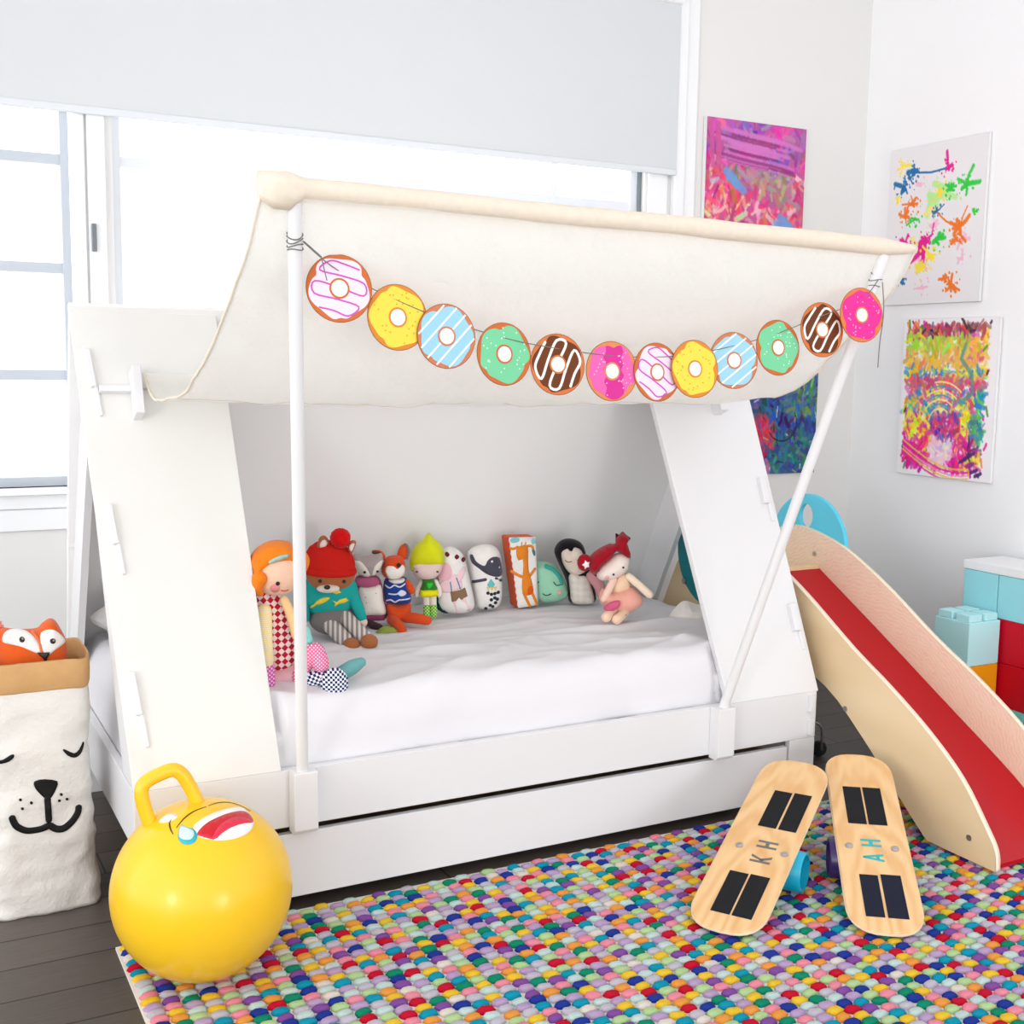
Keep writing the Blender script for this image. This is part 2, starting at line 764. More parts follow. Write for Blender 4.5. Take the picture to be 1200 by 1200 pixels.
sl.box((-1.2, YB - 0.022, 0.90), (2.43, YB, Z1 - 0.021))
sl.box((-1.2, YB - 0.014, 0.83), (2.43, YB, 0.899))
struct(obj('trim_3', sl, TRIMW, bevel=0.004))

# the latch on the casing between the windows, then the blind
boxo('window_latch', (0.128, YB - 0.034, 1.70), (0.142, YB - 0.020, 1.785), plain('latch_grey', (120, 126, 130), 0.4))
tag(bpy.data.objects['window_latch'], 'small grey latch on the white casing between the windows', 'latch')
bl = thing('roller_blind', 'wide white roller blind pulled partly down over the windows', 'blind', (0.7, 1.185, 2.115))
BLM = plain('blind_cloth', (215, 218, 221), 0.85, 0.1)
bs = MB()
bs.box((-1.25, 1.189, 2.135), (2.325, 1.192, 2.76))
obj('blind_cloth', bs, BLM, bl, W=True)
hb = MB()
hb.box((-1.25, 1.183, 2.112), (2.325, 1.197, 2.137))
obj('hem_bar', hb, plain('blind_bar', (222, 226, 230), 0.5), bl, W=True, bevel=0.005)
obj('roller_tube', MB().tube([(-1.25, 1.188, 2.775), (2.325, 1.188, 2.775)], 0.022, 16), TRIMW, bl, W=True)

# ------------------------------------------------------------------ tent bed
bed = thing('tent_bed', 'white house-shaped tent bed frame with slanted end panels and two awning poles', 'bed', (1.04, 0.55, 0))
ZB_, ZR, YR = 0.37, 1.515, 0.55
BL = 2.08


def yp(z):      # front slanted face
    return (z - ZB_) / (ZR - ZB_) * YR


nF = Vector((0, -(ZR - ZB_), YR)).normalized()      # outward normal of the front slope


def slope_panel(xa0, xb0, xa1, xb1, back=False):
    t = 0.02
    m = MB()

    def pt(x, z, d):
        y = yp(z)
        p = Vector((x, y, z)) - nF * d
        if back:
            p.y = 1.1 - p.y
        return p
    v = [pt(xa0, ZB_, 0), pt(xb0, ZB_, 0), pt(xb0, ZB_, t), pt(xa0, ZB_, t),
         pt(xa1, ZR, 0), pt(xb1, ZR, 0), pt(xb1, ZR, t), pt(xa1, ZR, t)]
    return m.hexa(v)


pl_ = obj('front_panel', slope_panel(0.0, 0.354, -0.036, 0.345), WHITE_WARM, bed, W=True, bevel=0.002)
pr_ = obj('front_panel', slope_panel(1.733, 2.086, 1.716, 2.125), WHITE, bed, W=True, bevel=0.002)
obj('back_panel', slope_panel(0.0, 2.08, -0.036, 2.10, True), plain('back_white_lacquer', (248, 248, 247), 0.5, 0.3), bed, W=True, bevel=0.002)


def on_front(x, z, d):
    return Vector((x, yp(z), z)) + nF * d


def peg(x, z0, z1, w, d, par, dx=0.0):
    a, b = -0.004, d
    m = MB()
    m.hexa([on_front(x - w, z0, b), on_front(x + w, z0, b), on_front(x + w, z0, a), on_front(x - w, z0, a),
            on_front(x - w + dx, z1, b), on_front(x + w + dx, z1, b), on_front(x + w + dx, z1, a), on_front(x - w + dx, z1, a)])
    return obj('peg', m, WHITE, par, W=True, bevel=0.002)


for x, z in ((0.004, 1.30), (0.018, 0.92), (0.03, 0.535)):
    peg(x, z - 0.005, z + 0.09, 0.007, 0.016, pl_, -0.008)
    peg(x + 0.012, z - 0.075, z - 0.003, 0.0045, 0.009, pl_, -0.006)
for x, z in ((2.066, 0.945), (2.056, 0.56)):
    peg(x, z - 0.015, z + 0.065, 0.013, 0.016, pr_, 0.004)
    peg(x + 0.012, z - 0.07, z - 0.016, 0.006, 0.009, pr_, 0.0)
m = MB()
m.hexa([on_front(0.016, 1.281, 0.02), on_front(0.10, 1.281, 0.02), on_front(0.10, 1.281, 0.0), on_front(0.016, 1.281, 0.0),
        on_front(0.016, 1.297, 0.02), on_front(0.10, 1.297, 0.02), on_front(0.10, 1.297, 0.0), on_front(0.016, 1.297, 0.0)])
obj('rod_bar', m, WHITE, pl_, W=True, bevel=0.002)
peg(0.105, 1.215, 1.335, 0.0115, 0.05, pl_, 0.002)
peg(1.965, 1.215, 1.335, 0.016, 0.045, pr_, 0.0)

# A-shaped end boards
for x0 in (0.002, 2.058):
    m = MB()
    za, zi = ZR - 0.03, 1.13
    o_ = [(yp(ZB_) + 0.02, ZB_), (YR, za), (1.08, ZB_)]
    A_ = [(0.022, 0.372), (YR - 0.006, za), (YR - 0.006, zi), (0.14, 0.372)]
    B_ = [(1.1 - 0.022, 0.372), (YR + 0.006, za), (YR + 0.006, zi), (1.1 - 0.16, 0.372)]
    C_ = [(YR - 0.006, za), (YR + 0.006, za), (YR + 0.006, zi), (YR - 0.006, zi)]
    for q in (A_, B_, C_):
        m.prism(q, lambda a, b, d: (d, a, b), x0, x0 + 0.02)
    ef = obj('end_frame', m, WHITE, bed, W=True)
    if x0 < 1:
        for (yy, zz) in ((0.70, 1.23), (0.86, 0.86)):
            obj('slot_tab', MB().box((-0.008, yy - 0.008, zz - 0.035), (0.004, yy + 0.008, zz + 0.035)), WHITE, ef, W=True)
boxo('front_rail', (0.0, 0.0, 0.222), (BL, 0.024, 0.369), WHITE, bed, bevel=0.002)
boxo('back_rail', (0.0, 1.076, 0.222), (BL, 1.10, 0.369), WHITE, bed)
boxo('end_rail', (0.0, 0.0245, 0.222), (0.022, 1.0755, 0.369), WHITE, bed)
boxo('end_rail', (BL - 0.022, 0.0245, 0.222), (BL, 1.0755, 0.369), WHITE, bed)
for xx in (0.0, BL - 0.10):
    for yy in (0.0, 1.076):
        boxo('leg', (xx, yy, 0.0), (xx + 0.10, yy + 0.024, 0.2215), WHITE, bed)
for k in range(9):
    boxo('slat', (0.1 + k * 0.22, 0.03, 0.345), (0.2 + k * 0.22, 1.07, 0.362), WHITE_WARM, bed)
for x0 in (0.372, 1.664):
    m = MB()
    m.prism([(-0.045, 0.372), (0.0, 0.372), (0.0, 0.214), (-0.034, 0.214), (-0.045, 0.225)], lambda a, b, d: (d, a, b), x0, x0 + 0.062)
    obj('pole_bracket', m, WHITE, bed, W=True, bevel=0.003)
for xb in (2.045,):
    for zz in (0.335, 0.262):
        boxo('leg_tab', (xb, -0.014, zz - 0.028), (xb + 0.018, 0.0, zz + 0.025), WHITE, bed, bevel=0.002)
PL = (Vector((0.403, -0.013, 0.345)), Vector((0.256, -0.44, 1.685)))
PR = (Vector((1.695, -0.013, 0.345)), Vector((1.83, -0.44, 1.67)))
for a, b in (PL, PR):
    obj('awning_pole', MB().tube([a, a.lerp(b, 0.5), b], 0.0145, 16), WHITE, bed, W=True)

# trundle
tr_ = thing('trundle_drawer', 'long white trundle drawer pushed in under the tent bed', 'drawer', (1.04, 0.5, 0))
boxo('drawer_front', (0.105, 0.002, 0.036), (1.972, 0.022, 0.203), WHITE, tr_, bevel=0.002)
m = MB()
m.box((0.115, 0.0225, 0.05), (0.135, 1.0, 0.17)).box((1.942, 0.0225, 0.05), (1.962, 1.0, 0.17))
m.box((0.1355, 0.98, 0.05), (1.9415, 1.0, 0.17)).box((0.1355, 0.0225, 0.05), (1.9415, 0.9795, 0.062))
obj('drawer_box', m, plain('plywood_inside', (180, 150, 120), 0.6), tr_, W=True)
for x in (0.25, 1.82):
    for y in (0.12, 0.9):
        obj('caster', MB().tube([(x, y - 0.012, 0.025), (x, y + 0.012, 0.025)], 0.0245, 16), BLACKR, tr_, W=True)

# ------------------------------------------------------------------ bedding
ma = thing('mattress', 'white mattress under a rumpled white cover filling the tent bed', 'mattress', (1.04, 0.55, 0.365))
obj('mattress_core', MB().box((0.05, 0.05, 0.365), (2.03, 1.02, 0.455)), LINEN, ma, W=True, bevel=0.03, seg=4)


def ridge(x, y, z):
    return max(0.0, 1 - abs(noise.noise(Vector((x, y, z)))) * 2.6)


def bedz(x, y):
    """height of the duvet top: broad puffs with long soft creases"""
    q5 = 1.0 if y < 0.5 else max(0.3, 1 - (y - 0.5) * 2)
    z = 0.530 + 0.011 * noise.noise(Vector((x * 2.0, y * 3.0, 3.1)))
    z += 0.012 * q5 * ridge(x * 1.3 + y * 1.2, y * 4.5 - x * 0.9, 1.7) ** 2
    z += 0.008 * q5 * ridge(x * 2.4 - y * 2.0, y * 7.0 + x * 0.8, 6.1) ** 2
    z += 0.005 * q5 * ridge(x * 5.0 + y * 3, y * 11 - x * 2.0, 9.4)
    return z


dv = MB()
NX, NY = 170, 120
rows = []
X0, X1, Y0, Y1 = 0.0235, 2.05, 0.029, 1.035
for j in range(NY + 1):
    row = []
    for i in range(NX + 1):
        u, v = i / NX, j / NY
        x = X0 + (X1 - X0) * u
        y = Y0 + (Y1 - Y0) * v
        d = min((y - Y0) / 0.09, (x - X0) / 0.07, (X1 - x) / 0.10, 1.0)
        e = math.sqrt(max(0.0, 1 - (1 - d) ** 2))
        z = 0.362 + (bedz(x, y) - 0.362) * e
        yy = y
        if y < 0.15:
            yy += 0.016 * ridge(x * 1.6 + z * 3, z * 11 + x * 0.6, 5.0) * (0.54 - z) / 0.17
        yy = max(yy, 0.0275)
        yy = min(yy, 1.1 - yp(z) - 0.024) if z > 0.37 else min(yy, 1.07)
        if (x < 0.372 or x > 1.715) and z > 0.37:      # tucked in behind the slanted panels
            yy = max(yy, yp(z) + 0.027)
        row.append(Vector((x, yy, z)))
    rows.append(row)
dv.grid(rows)
obj('cover', dv, LINEN, ma, W=True, ang=180)

plw = thing('pillow', 'small white pillow with one corner showing inside the left end of the tent', 'pillow', (0.195, 0.905, 0.52), (R_(22), 0, 0))
m = MB()
Pillow(smooth([(-0.125, 0.0), (0.0, 0.008), (0.125, 0.0), (0.115, 0.09), (0.125, 0.18), (0.0, 0.172), (-0.125, 0.18), (-0.115, 0.09)], 4), 0.042, 0.02, 0.08).into(m)
for i, v in enumerate(m.V):
    m.V[i] = Matrix.Rotation(R_(-38), 3, 'Y') @ (v - Vector((0, 0, 0.09))) + Vector((0, 0, 0.105))
obj('pillow_case', m, fab((238, 236, 233), 0.2), plw)
wc = thing('corner_cushion', 'cream cushion corner poking up at the right end of the bed', 'cushion', (1.90, 0.42, 0.532), (R_(0), 0, R_(-25)))
m = MB()
Pillow(smooth([(-0.075, 0.0), (0.0, -0.02), (0.09, 0.0), (0.085, 0.04), (0.02, 0.05), (-0.028, 0.062), (-0.06, 0.035)], 4), 0.05, 0.02, 0.05).into(m)
obj('cushion_cover', m, fab((240, 234, 228), 0.2), wc)

# ------------------------------------------------------------------ canopy
cn = thing('canopy', 'cream cotton awning slung between the bed front and its two poles', 'canopy', (1.04, 0.0, 1.26))
ct = NT('cream_cotton', 0.9, 0.1)
cv = ct.coord()
cc = ct.noise(cv, 5.0, 4.0)
ct.base(ct.mix(cc, lin((250, 249, 246)), lin((252, 252, 250))))
wn = ct.noise(cv, 9.0, 6.0, 0.6)
ct.bump(wn, 0.8, 0.02)
tl = ct.n('ShaderNodeBsdfTranslucent')
tl.inputs[0].default_value = lin((255, 254, 251))
ms = ct.n('ShaderNodeMixShader')
ms.inputs[0].default_value = 0.68
ct.l(ct.b.inputs['Normal'].links[0].from_socket, tl.inputs['Normal'])
ct.l(ct.b.outputs[0], ms.inputs[1])
ct.l(tl.outputs[0], ms.inputs[2])
ct.l(ms.outputs[0], ct.t.nodes['Material Output'].inputs['Surface'])
CREAM = ct.m
SLEEVE = fab((244, 231, 213), 0.25)
prof = smooth([(-0.452, 1.69), (-0.385, 1.595), (-0.296, 1.515), (-0.18, 1.425), (-0.076, 1.352), (0.087, 1.284),
               (0.25, 1.262), (0.365, 1.270), (0.410, 1.302), (0.418, 1.335)], 6, False)
PN = len(prof)
XS = 120


def canopy_pt(u, k):
    y, z = prof[k]
    f = k / (PN - 1)
    xl = 0.185 - 0.06 * f
    xr = 1.93 + 0.01 * f
    x = xl + (xr - xl) * u
    zz = z + 0.006 * sin(u * pi * 3.0 + 1.0) * f * (1 - f) * 2 - 0.012 * sin(u * pi) * sin(f * pi)
    zz += 0.008 * noise.noise(Vector((x * 2.5, y * 5, 0.3))) * sin(f * pi)
    fold = noise.noise(Vector((x * 6 - y * 7, y * 3 + x * 4, 4.4)))
    zz += 0.007 * (1 - 2 * abs(fold)) * sin(f * pi)
    f2_ = noise.noise(Vector((x * 3.1 - y * 13, y * 6 + x * 9, 8.4)))
    zz += 0.004 * (1 - 2.2 * abs(f2_)) * sin(f * pi)
    # diagonal drag folds running to the right pole
    k2 = max(0.0, (u - 0.72) / 0.28)
    zz += 0.010 * k2 * sin((y * 14 + x * 9)) * sin(f * pi)
    return Vector((x, y, zz))


cm = MB()
cm.grid([[canopy_pt(i / XS, k) for i in range(XS + 1)] for k in range(PN)])
cs = obj('canopy_sheet', cm, CREAM, cn, W=True, ang=180)
so = cs.modifiers.new('thick', 'SOLIDIFY')
so.thickness = 0.002
so.offset = 0
for u in (0.0, 1.0):
    hm = MB()
    pts = [canopy_pt(u, k) for k in range(PN)]
    hm.tube(pts, 0.0032, 8)
    lab(obj('hem', hm, SLEEVE, cn, W=True), 'beige stitched hem')
hm = MB()
k0 = int(PN * 0.60)
hm.tube([canopy_pt(i / 60, k0) - Vector((0, 0.0, 0.001)) for i in range(61)], 0.0016, 6)
obj('seam', hm, fab((236, 224, 208)), cn, W=True)
sp = MB()
pts, rs = [], []
for i in range(61):
    f = i / 60
    x = 0.186 + (1.936 - 0.186) * f
    z = 1.712 - 0.024 * f
    r = 0.0225
    if f < 0.05:
        r = 0.026 + 0.008 * sin(f / 0.05 * pi)
    if f > 0.93:
        r = 0.0225 - 0.011 * (f - 0.93) / 0.07
    r += 0.0016 * noise.noise(Vector((x * 9, 0, 0)))
    pts.append((x, -0.44, z + 0.003 * noise.noise(Vector((x * 3, 1, 1)))))
    rs.append(r)
sp.tube(pts, rs, 18)
for i, v in enumerate(sp.V):
    if v.x < 0.27:
        g = (0.27 - v.x) / 0.085
        v.z += 0.012 * g * noise.noise(Vector((v.x * 40, v.y * 60, v.z * 60)))
        if v.z < 1.70:
            v.z -= 0.012 * math.sin(min(1, g) * pi)
lab(obj('top_sleeve', sp, SLEEVE, cn, W=True, ang=180), 'beige fabric sleeve over the top rail')
obj('back_rod', MB().tube([(0.10, 0.438, 1.302), (1.985, 0.438, 1.302)], 0.008, 14), WHITE_WARM, cn, W=True)

# ------------------------------------------------------------------ doughnut garland
ga = thing('doughnut_garland', 'paper doughnut garland strung across the cream canopy between the poles', 'garland', (1.04, -0.40, 1.4))
DP = [(0.366, 1.524), (0.496, 1.469), (0.608, 1.432), (0.752, 1.396), (0.89, 1.375), (1.037, 1.361), (1.165, 1.36),
      (1.272, 1.369), (1.394, 1.391), (1.532, 1.425), (1.664, 1.473), (1.77, 1.513)]
KL, KR = PL[0].lerp(PL[1], 0.945), PR[0].lerp(PR[1], 0.95)
sp_ = [(KL.x + 0.012, KL.y - 0.012, KL.z)] + [(x, -0.388 - (0.014 if i == 10 else 0.036 if i == 11 else 0), z + 0.036) for i, (x, z) in enumerate(DP)] + [(KR.x - 0.005, KR.y - 0.016, KR.z)]
obj('string', MB().tube(smooth(sp_, 6, False), 0.0012, 6), STRING, ga, W=True)
for base, nrm, cnt in ((KL, PL, 4), (KR, PR, 2)):
    d = (nrm[1] - nrm[0]).normalized()
    a = d.cross(Vector((0, 1, 0))).normalized()
    b = d.cross(a)
    pts = []
    for i in range(cnt * 16 + 1):
        t = i / 16 * 2 * pi
        pts.append(base + d * (-0.016 + 0.032 * i / (cnt * 16) + 0.003 * sin(i * 0.7)) + (a * cos(t) + b * sin(t)) * 0.0160)
    obj('knot', MB().tube(pts, 0.0013, 6), STRING, ga, W=True)
obj('loose_end', MB().tube([(KL.x + 0.014, KL.y - 0.014, KL.z), (KL.x + 0.05, -0.43, KL.z - 0.028), (KL.x + 0.062, -0.43, KL.z - 0.075)], 0.0012, 6), STRING, ga, W=True)
obj('loose_end', MB().tube(smooth([(KR.x + 0.012, KR.y - 0.014, KR.z - 0.004), (KR.x + 0.02, KR.y - 0.016, KR.z - 0.08), (KR.x + 0.012, KR.y - 0.016, KR.z - 0.16),
                                   (KR.x + 0.008, KR.y - 0.018, KR.z - 0.225)], 5, False), 0.0014, 6), STRING, ga, W=True)
PAPER = {}


def paper(rgb):
    return plain('printed_card_%d_%d_%d' % rgb, rgb, 0.7, 0.15)


KINDS = {'swirl': ((206, 112, 62), (242, 224, 240), (206, 92, 188)), 'yellow': ((222, 140, 62), (250, 220, 84), (214, 170, 60)),
         'blue': ((206, 128, 92), (158, 210, 232), (255, 255, 255)), 'green': ((206, 112, 62), (124, 210, 160), (215, 246, 220)),
         'brown': ((214, 122, 72), (112, 62, 36), (255, 250, 246)), 'pink': ((222, 140, 90), (238, 104, 178), (252, 190, 226)),
         'magenta': ((224, 130, 74), (230, 56, 152), (252, 170, 216))}
DN = {'swirl': 'white iced doughnut with purple squiggle', 'yellow': 'yellow iced doughnut', 'blue': 'blue doughnut with white stripes',
      'green': 'mint green iced doughnut', 'brown': 'chocolate doughnut with white squiggle', 'pink': 'pink striped doughnut',
      'magenta': 'magenta iced doughnut'}


def circ(r, n=40, c=(0, 0), ph=0.0):
    return [(c[0] + r * cos(2 * pi * i / n + ph), c[1] + r * sin(2 * pi * i / n + ph)) for i in range(n)]


def doughnut(kind, x, z, y, tilt, seed):
    rd = random.Random(seed)
    r = 0.069
    root = bpy.data.objects.new('paper_doughnut', None)
    COL.objects.link(root)
    root.parent = ga
    root.location = Vector((x, y, z)) - ga.location
    root.rotation_euler = (R_(-6), R_(tilt), R_(rd.uniform(-5, 5)))
    lab(root, DN[kind])
    dough, ice, deco = KINDS[kind]
    m = MB()
    m.prism(circ(r), lambda a, b, d: (a, d, b), 0.0, 0.0016)
    m.mi = 1
    m.prism(circ(r, 40), lambda a, b, d: (a * 1.02, d, b * 1.02), 0.0004, 0.0012)
    obj('card', m, [paper(dough), paper((150, 84, 44))], root)
    ph = rd.uniform(0, 6)

    def fs(a, b):
        return Vector((a, 0.0, b)), Vector((0, -1, 0))
    icp = []
    for i in range(72):
        a = 2 * pi * i / 72
        rr = r * (0.915 + 0.05 * cos(5 * a + ph) - 0.09 * max(0, cos(3 * a + ph * 1.7)) ** 10)
        icp.append((rr * cos(a), rr * sin(a)))
    m = MB()
    patch(m, icp, fs, 0.0005, 0.016, 0.0002)
    if kind not in ('swirl', 'brown', 'blue'):
        nb = len(m.F)
        for k in range(26):
            a, q = rd.uniform(0, 2 * pi), rd.uniform(0.40, 0.85) * r
            m.mi = 2
            patch(m, circ(0.0019, 8, (q * cos(a), q * sin(a))), fs, 0.0009, 0.02, -0.0003)
    if kind == 'pink':
        m.I = [2 if k >= nb else 1 if abs(sum(m.V[i].x for i in f) / len(f) - 0.006) < 0.022 else 0 for k, f in enumerate(m.F)]
        obj('icing', m, [paper(ice), paper((216, 56, 150)), paper(deco)], root)
    else:
        obj('icing', m, [paper(ice), paper(ice), paper(deco)], root)

    def deco_part(polys, col, eps, name):
        m = MB()
        for q in polys:
            patch(m, q, fs, eps, 0.02, -0.0003)
        obj(name, m, paper(col), root)
    if kind in ('swirl', 'brown'):
        w = 0.0036 if kind == 'swirl' else 0.0062
        seqs = []
        an = R_(-32) if kind == 'swirl' else R_(62)
        path = []
        nS = 5
        for k in range(nS):
            v = (-0.72 + 1.44 * k / (nS - 1)) * r
            hw = math.sqrt(max(0.02, 0.80 - (v / r) ** 2)) * r * 0.86
            s = 1 if k % 2 == 0 else -1
            path += [(-s * hw, v), (0, v + 0.002), (s * hw, v)]
        path = smooth(path, 4, False)
        path = [(a * cos(an) - b * sin(an), a * sin(an) + b * cos(an)) for a, b in path]
        seqs.append(ribbon(path, w))
        deco_part(seqs, deco, 0.0009, 'drizzle')
    elif kind == 'blue':
        polys = []
        an = R_(40)
        for k in range(-2, 3):
            v = k * r * 0.36
            hw = math.sqrt(r * r * 0.94 - v * v)
            q = [(-hw, v - 0.0019), (hw, v - 0.0019), (hw, v + 0.0019), (-hw, v + 0.0019)]
            polys.append([(a * cos(an) - b * sin(an), a * sin(an) + b * cos(an)) for a, b in q])
        deco_part(polys, deco, 0.0009, 'stripes')
    m = MB()
    patch(m, circ(r * 0.31, 28), fs, 0.0013, 0.02, -0.0003)
    m.mi = 1
    patch(m, circ(r * 0.25, 28), fs, 0.0016, 0.02, -0.0003)
    obj('centre_hole', m, [paper(dough), paper((250, 244, 236))], root)


seqk = ['swirl', 'yellow', 'blue', 'green', 'brown', 'pink', 'swirl', 'yellow', 'blue', 'green', 'brown', 'magenta']
yo = [0, 0, -0.005, 0, 0, 0, 0, -0.005, 0, 0, -0.012, -0.04]
for i, (k, (x, z)) in enumerate(zip(seqk, DP)):
    doughnut(k, x, z, -0.392 + yo[i], (-28, -12, -8, -6, -4, 0, 4, 4, 8, 10, 14, 18)[i] * 0.6, i * 17 + 3)

# ------------------------------------------------------------------ paintings


def gridimg(w, h):
    yy, xx = np.mgrid[0:h, 0:w]
    return xx / (w - 1), yy / (h - 1)      # y downwards


def dab(img, X, Y, pts, w, col, a, rd, rough=0.16):
    pts = np.asarray(pts, float)
    x0, y0 = pts.min(0) - w * 1.6
    x1, y1 = pts.max(0) + w * 1.6
    h, wd = X.shape
    i0, i1 = max(0, int(x0 * wd)), min(wd, int(x1 * wd) + 2)
    j0, j1 = max(0, int(y0 * h)), min(h, int(y1 * h) + 2)
    if i1 <= i0 or j1 <= j0:
        return
    sx, sy = X[j0:j1, i0:i1], Y[j0:j1, i0:i1]
    d = np.full(sx.shape, 9.0)
    for (ax, ay), (bx, by) in zip(pts[:-1], pts[1:]):
        dx, dy = bx - ax, by - ay
        t = np.clip(((sx - ax) * dx + (sy - ay) * dy) / (dx * dx + dy * dy + 1e-12), 0, 1)
        d = np.minimum(d, np.hypot(sx - ax - t * dx, sy - ay - t * dy))
    ww = w * (1 + rough * rd.standard_normal(sx.shape) * 0.5)
    k = np.clip((ww - d) / (w * 0.35), 0, 1) * a
    img[j0:j1, i0:i1] = img[j0:j1, i0:i1] * (1 - k[..., None]) + np.array(col, float) * k[..., None]


def swarm(img, X, Y, fn, n, length, w, rd, jit=28, ang=None):
    for _ in range(n):
        x, y = rd.random(2)
        c = fn(x, y)
        if c is None:
            continue
        c = np.clip(np.array(c) + rd.normal(0, jit, 3), 0, 255)
        t = rd.uniform(0, pi) if ang is None else ang(x, y) + rd.normal(0, 0.25)
        L = length * rd.uniform(0.5, 1.4)
        b = rd.normal(0, 0.4)
        p = [(x - L * cos(t), y - L * sin(t)), (x - b * L * sin(t) * 0.4, y + b * L * cos(t) * 0.4), (x + L * cos(t), y + L * sin(t))]
        dab(img, X, Y, p, w * rd.uniform(0.5, 1.3), c, rd.uniform(0.5, 0.95), rd)


def painting(label, img, origin, du, dv_, wdt, hgt, depth, group=None):
    """origin = lower-left corner on the wall, du along the wall to the right, normal from the wall into the room = du x up"""
    n = Vector(du).cross(Vector((0, 0, 1)))
    root = thing('painting', label, 'painting', origin, (0, 0, 0))
    O = Vector(origin)
    U, Zv = Vector(du), Vector((0, 0, 1))
    m = MB()
    q = [O + U * a + Zv * b + n * c for c in (0.002, depth) for a, b in ((0, 0), (wdt, 0), (wdt, hgt), (0, hgt))]
    m.hexa([q[0], q[1], q[5], q[4], q[3], q[2], q[6], q[7]])
    obj('canvas', m, plain('canvas_white', (236, 235, 235), 0.8, 0.1), root, W=True, bevel=0.003)
    H, W_ = img.shape[:2]
    inset = 0.002
    vs, fs = [], []
    for j in range(H):
        for i in range(W_):
            vs.append(O + U * (inset + (wdt - 2 * inset) * i / (W_ - 1)) + Zv * (hgt - inset - (hgt - 2 * inset) * j / (H - 1)) + n * (depth + 0.0012))
    for j in range(H - 1):
        for i in range(W_ - 1):
            fs.append((j * W_ + i, (j + 1) * W_ + i, (j + 1) * W_ + i + 1, j * W_ + i + 1))
    m = MB()
    m.add(vs, fs)
    o = obj('paint_layer', m, vcol('acrylic_paint', 0.45), root, W=True, ang=180)
    a = o.data.color_attributes.new('paint', 'FLOAT_COLOR', 'POINT')
    c = np.clip(img, 0, 255).reshape(-1, 3) / 255.0
    c = np.where(c <= 0.04045, c / 12.92, ((c + 0.055) / 1.055) ** 2.4)
    a.data.foreach_set('color', np.concatenate([c, np.ones((len(c), 1))], 1).astype(np.float32).ravel())
    return root


# pink and purple painting
rd = np.random.default_rng(3)
X, Y = gridimg(150, 185)
im = np.zeros(X.shape + (3,))
im[:] = (196, 88, 150)


def f1(x, y):
    y = y / 0.64
    if y < 0.42 - 0.05 * math.cos(x * 3):
        return (182 + 40 * math.sin(x * 9 + y * 13), 88, 172)
    if y < 0.78 and x > 0.2 and y - 0.36 > (x - 0.95) * -0.15 and y < 0.45 + x * 0.5 and x < 0.92:
        return (172, 138, 140)
    return (214, 78, 118) if rd.random() < 0.75 else (238, 190, 170)


swarm(im, X, Y, f1, 900, 0.045, 0.018, rd, 24)
for k in range(22):
    b = rd.uniform(0.02, 0.24)
    c = (212, 120, 196) if k % 3 else (140, 44, 112)
    p = [(x, b + 0.16 * max(0.0, x - 0.1) ** 1.6 + 0.02 * sin(x * 5)) for x in np.linspace(rd.uniform(0.05, 0.3), rd.uniform(0.6, 0.98), 9)]
    dab(im, X, Y, p, rd.uniform(0.006, 0.016), c, 0.7, rd)
for k in range(8):
    x = rd.uniform(0.02, 0.12)
    dab(im, X, Y, [(x, 0.03), (x + 0.03, 0.3)], 0.012, (206, 84, 148), 0.7, rd)
for (x, y) in ((0.27, 0.37), (0.33, 0.40), (0.24, 0.34), (0.84, 0.62), (0.76, 0.64), (0.8, 0.60)):
    dab(im, X, Y, [(x - 0.04, y - 0.02), (x + 0.05, y + 0.03)], 0.035, (112, 156, 214), 0.85, rd)
painting('pink and purple brushed painting with blue dabs beside the window', im, (2.47, YB, 1.72), (1, 0, 0), None, 0.515, 0.638, 0.022)

# deep blue, green and red painting
X, Y = gridimg(140, 180)
im = np.zeros(X.shape + (3,))
im[:] = (60, 84, 140)


def f2(x, y):
    s = rd.random()
    if math.hypot((x - 0.38) * 1.0, (y - 0.74) * 1.2) < 0.17:
        return (206, 54, 84)
    if y < 0.62 and x > 0.62:
        return (92, 150, 96) if s < 0.55 else (60, 96, 150)
    if y > 0.72 and x > 0.5:
        return (48, 128, 112) if s < 0.6 else (46, 70, 140)
    if y > 0.93:
        return (186, 120, 160)
    if x < 0.35 and y > 0.42:
        return (110, 84, 160) if s < 0.5 else (50, 78, 150)
    if y < 0.45 and s < 0.3:
        return (168, 150, 130)
    return (46, 84, 158) if s < 0.6 else (30, 46, 92)


swarm(im, X, Y, f2, 1500, 0.03, 0.016, rd, 26)
for k in range(60):
    x, y = rd.random(2)
    dab(im, X, Y, [(x, y), (x + rd.normal(0, 0.03), y + rd.normal(0, 0.03))], 0.006, ((240, 236, 240), (20, 24, 50), (230, 170, 90))[k % 3], 0.7, rd)
dab(im, X, Y, [(0.62 + 0.16 * cos(t), 0.66 + 0.12 * sin(t)) for t in np.linspace(-0.6, 2.6, 16)], 0.006, (16, 20, 44), 0.8, rd)
painting('deep blue and green painting with a red patch behind the tent bed', im, (2.62, YB, 0.918), (1, 0, 0), None, 0.50, 0.64, 0.012)

# splatter painting on white
X, Y = gridimg(210, 280)
im = np.zeros(X.shape + (3,))
im[:] = (234, 232, 233)


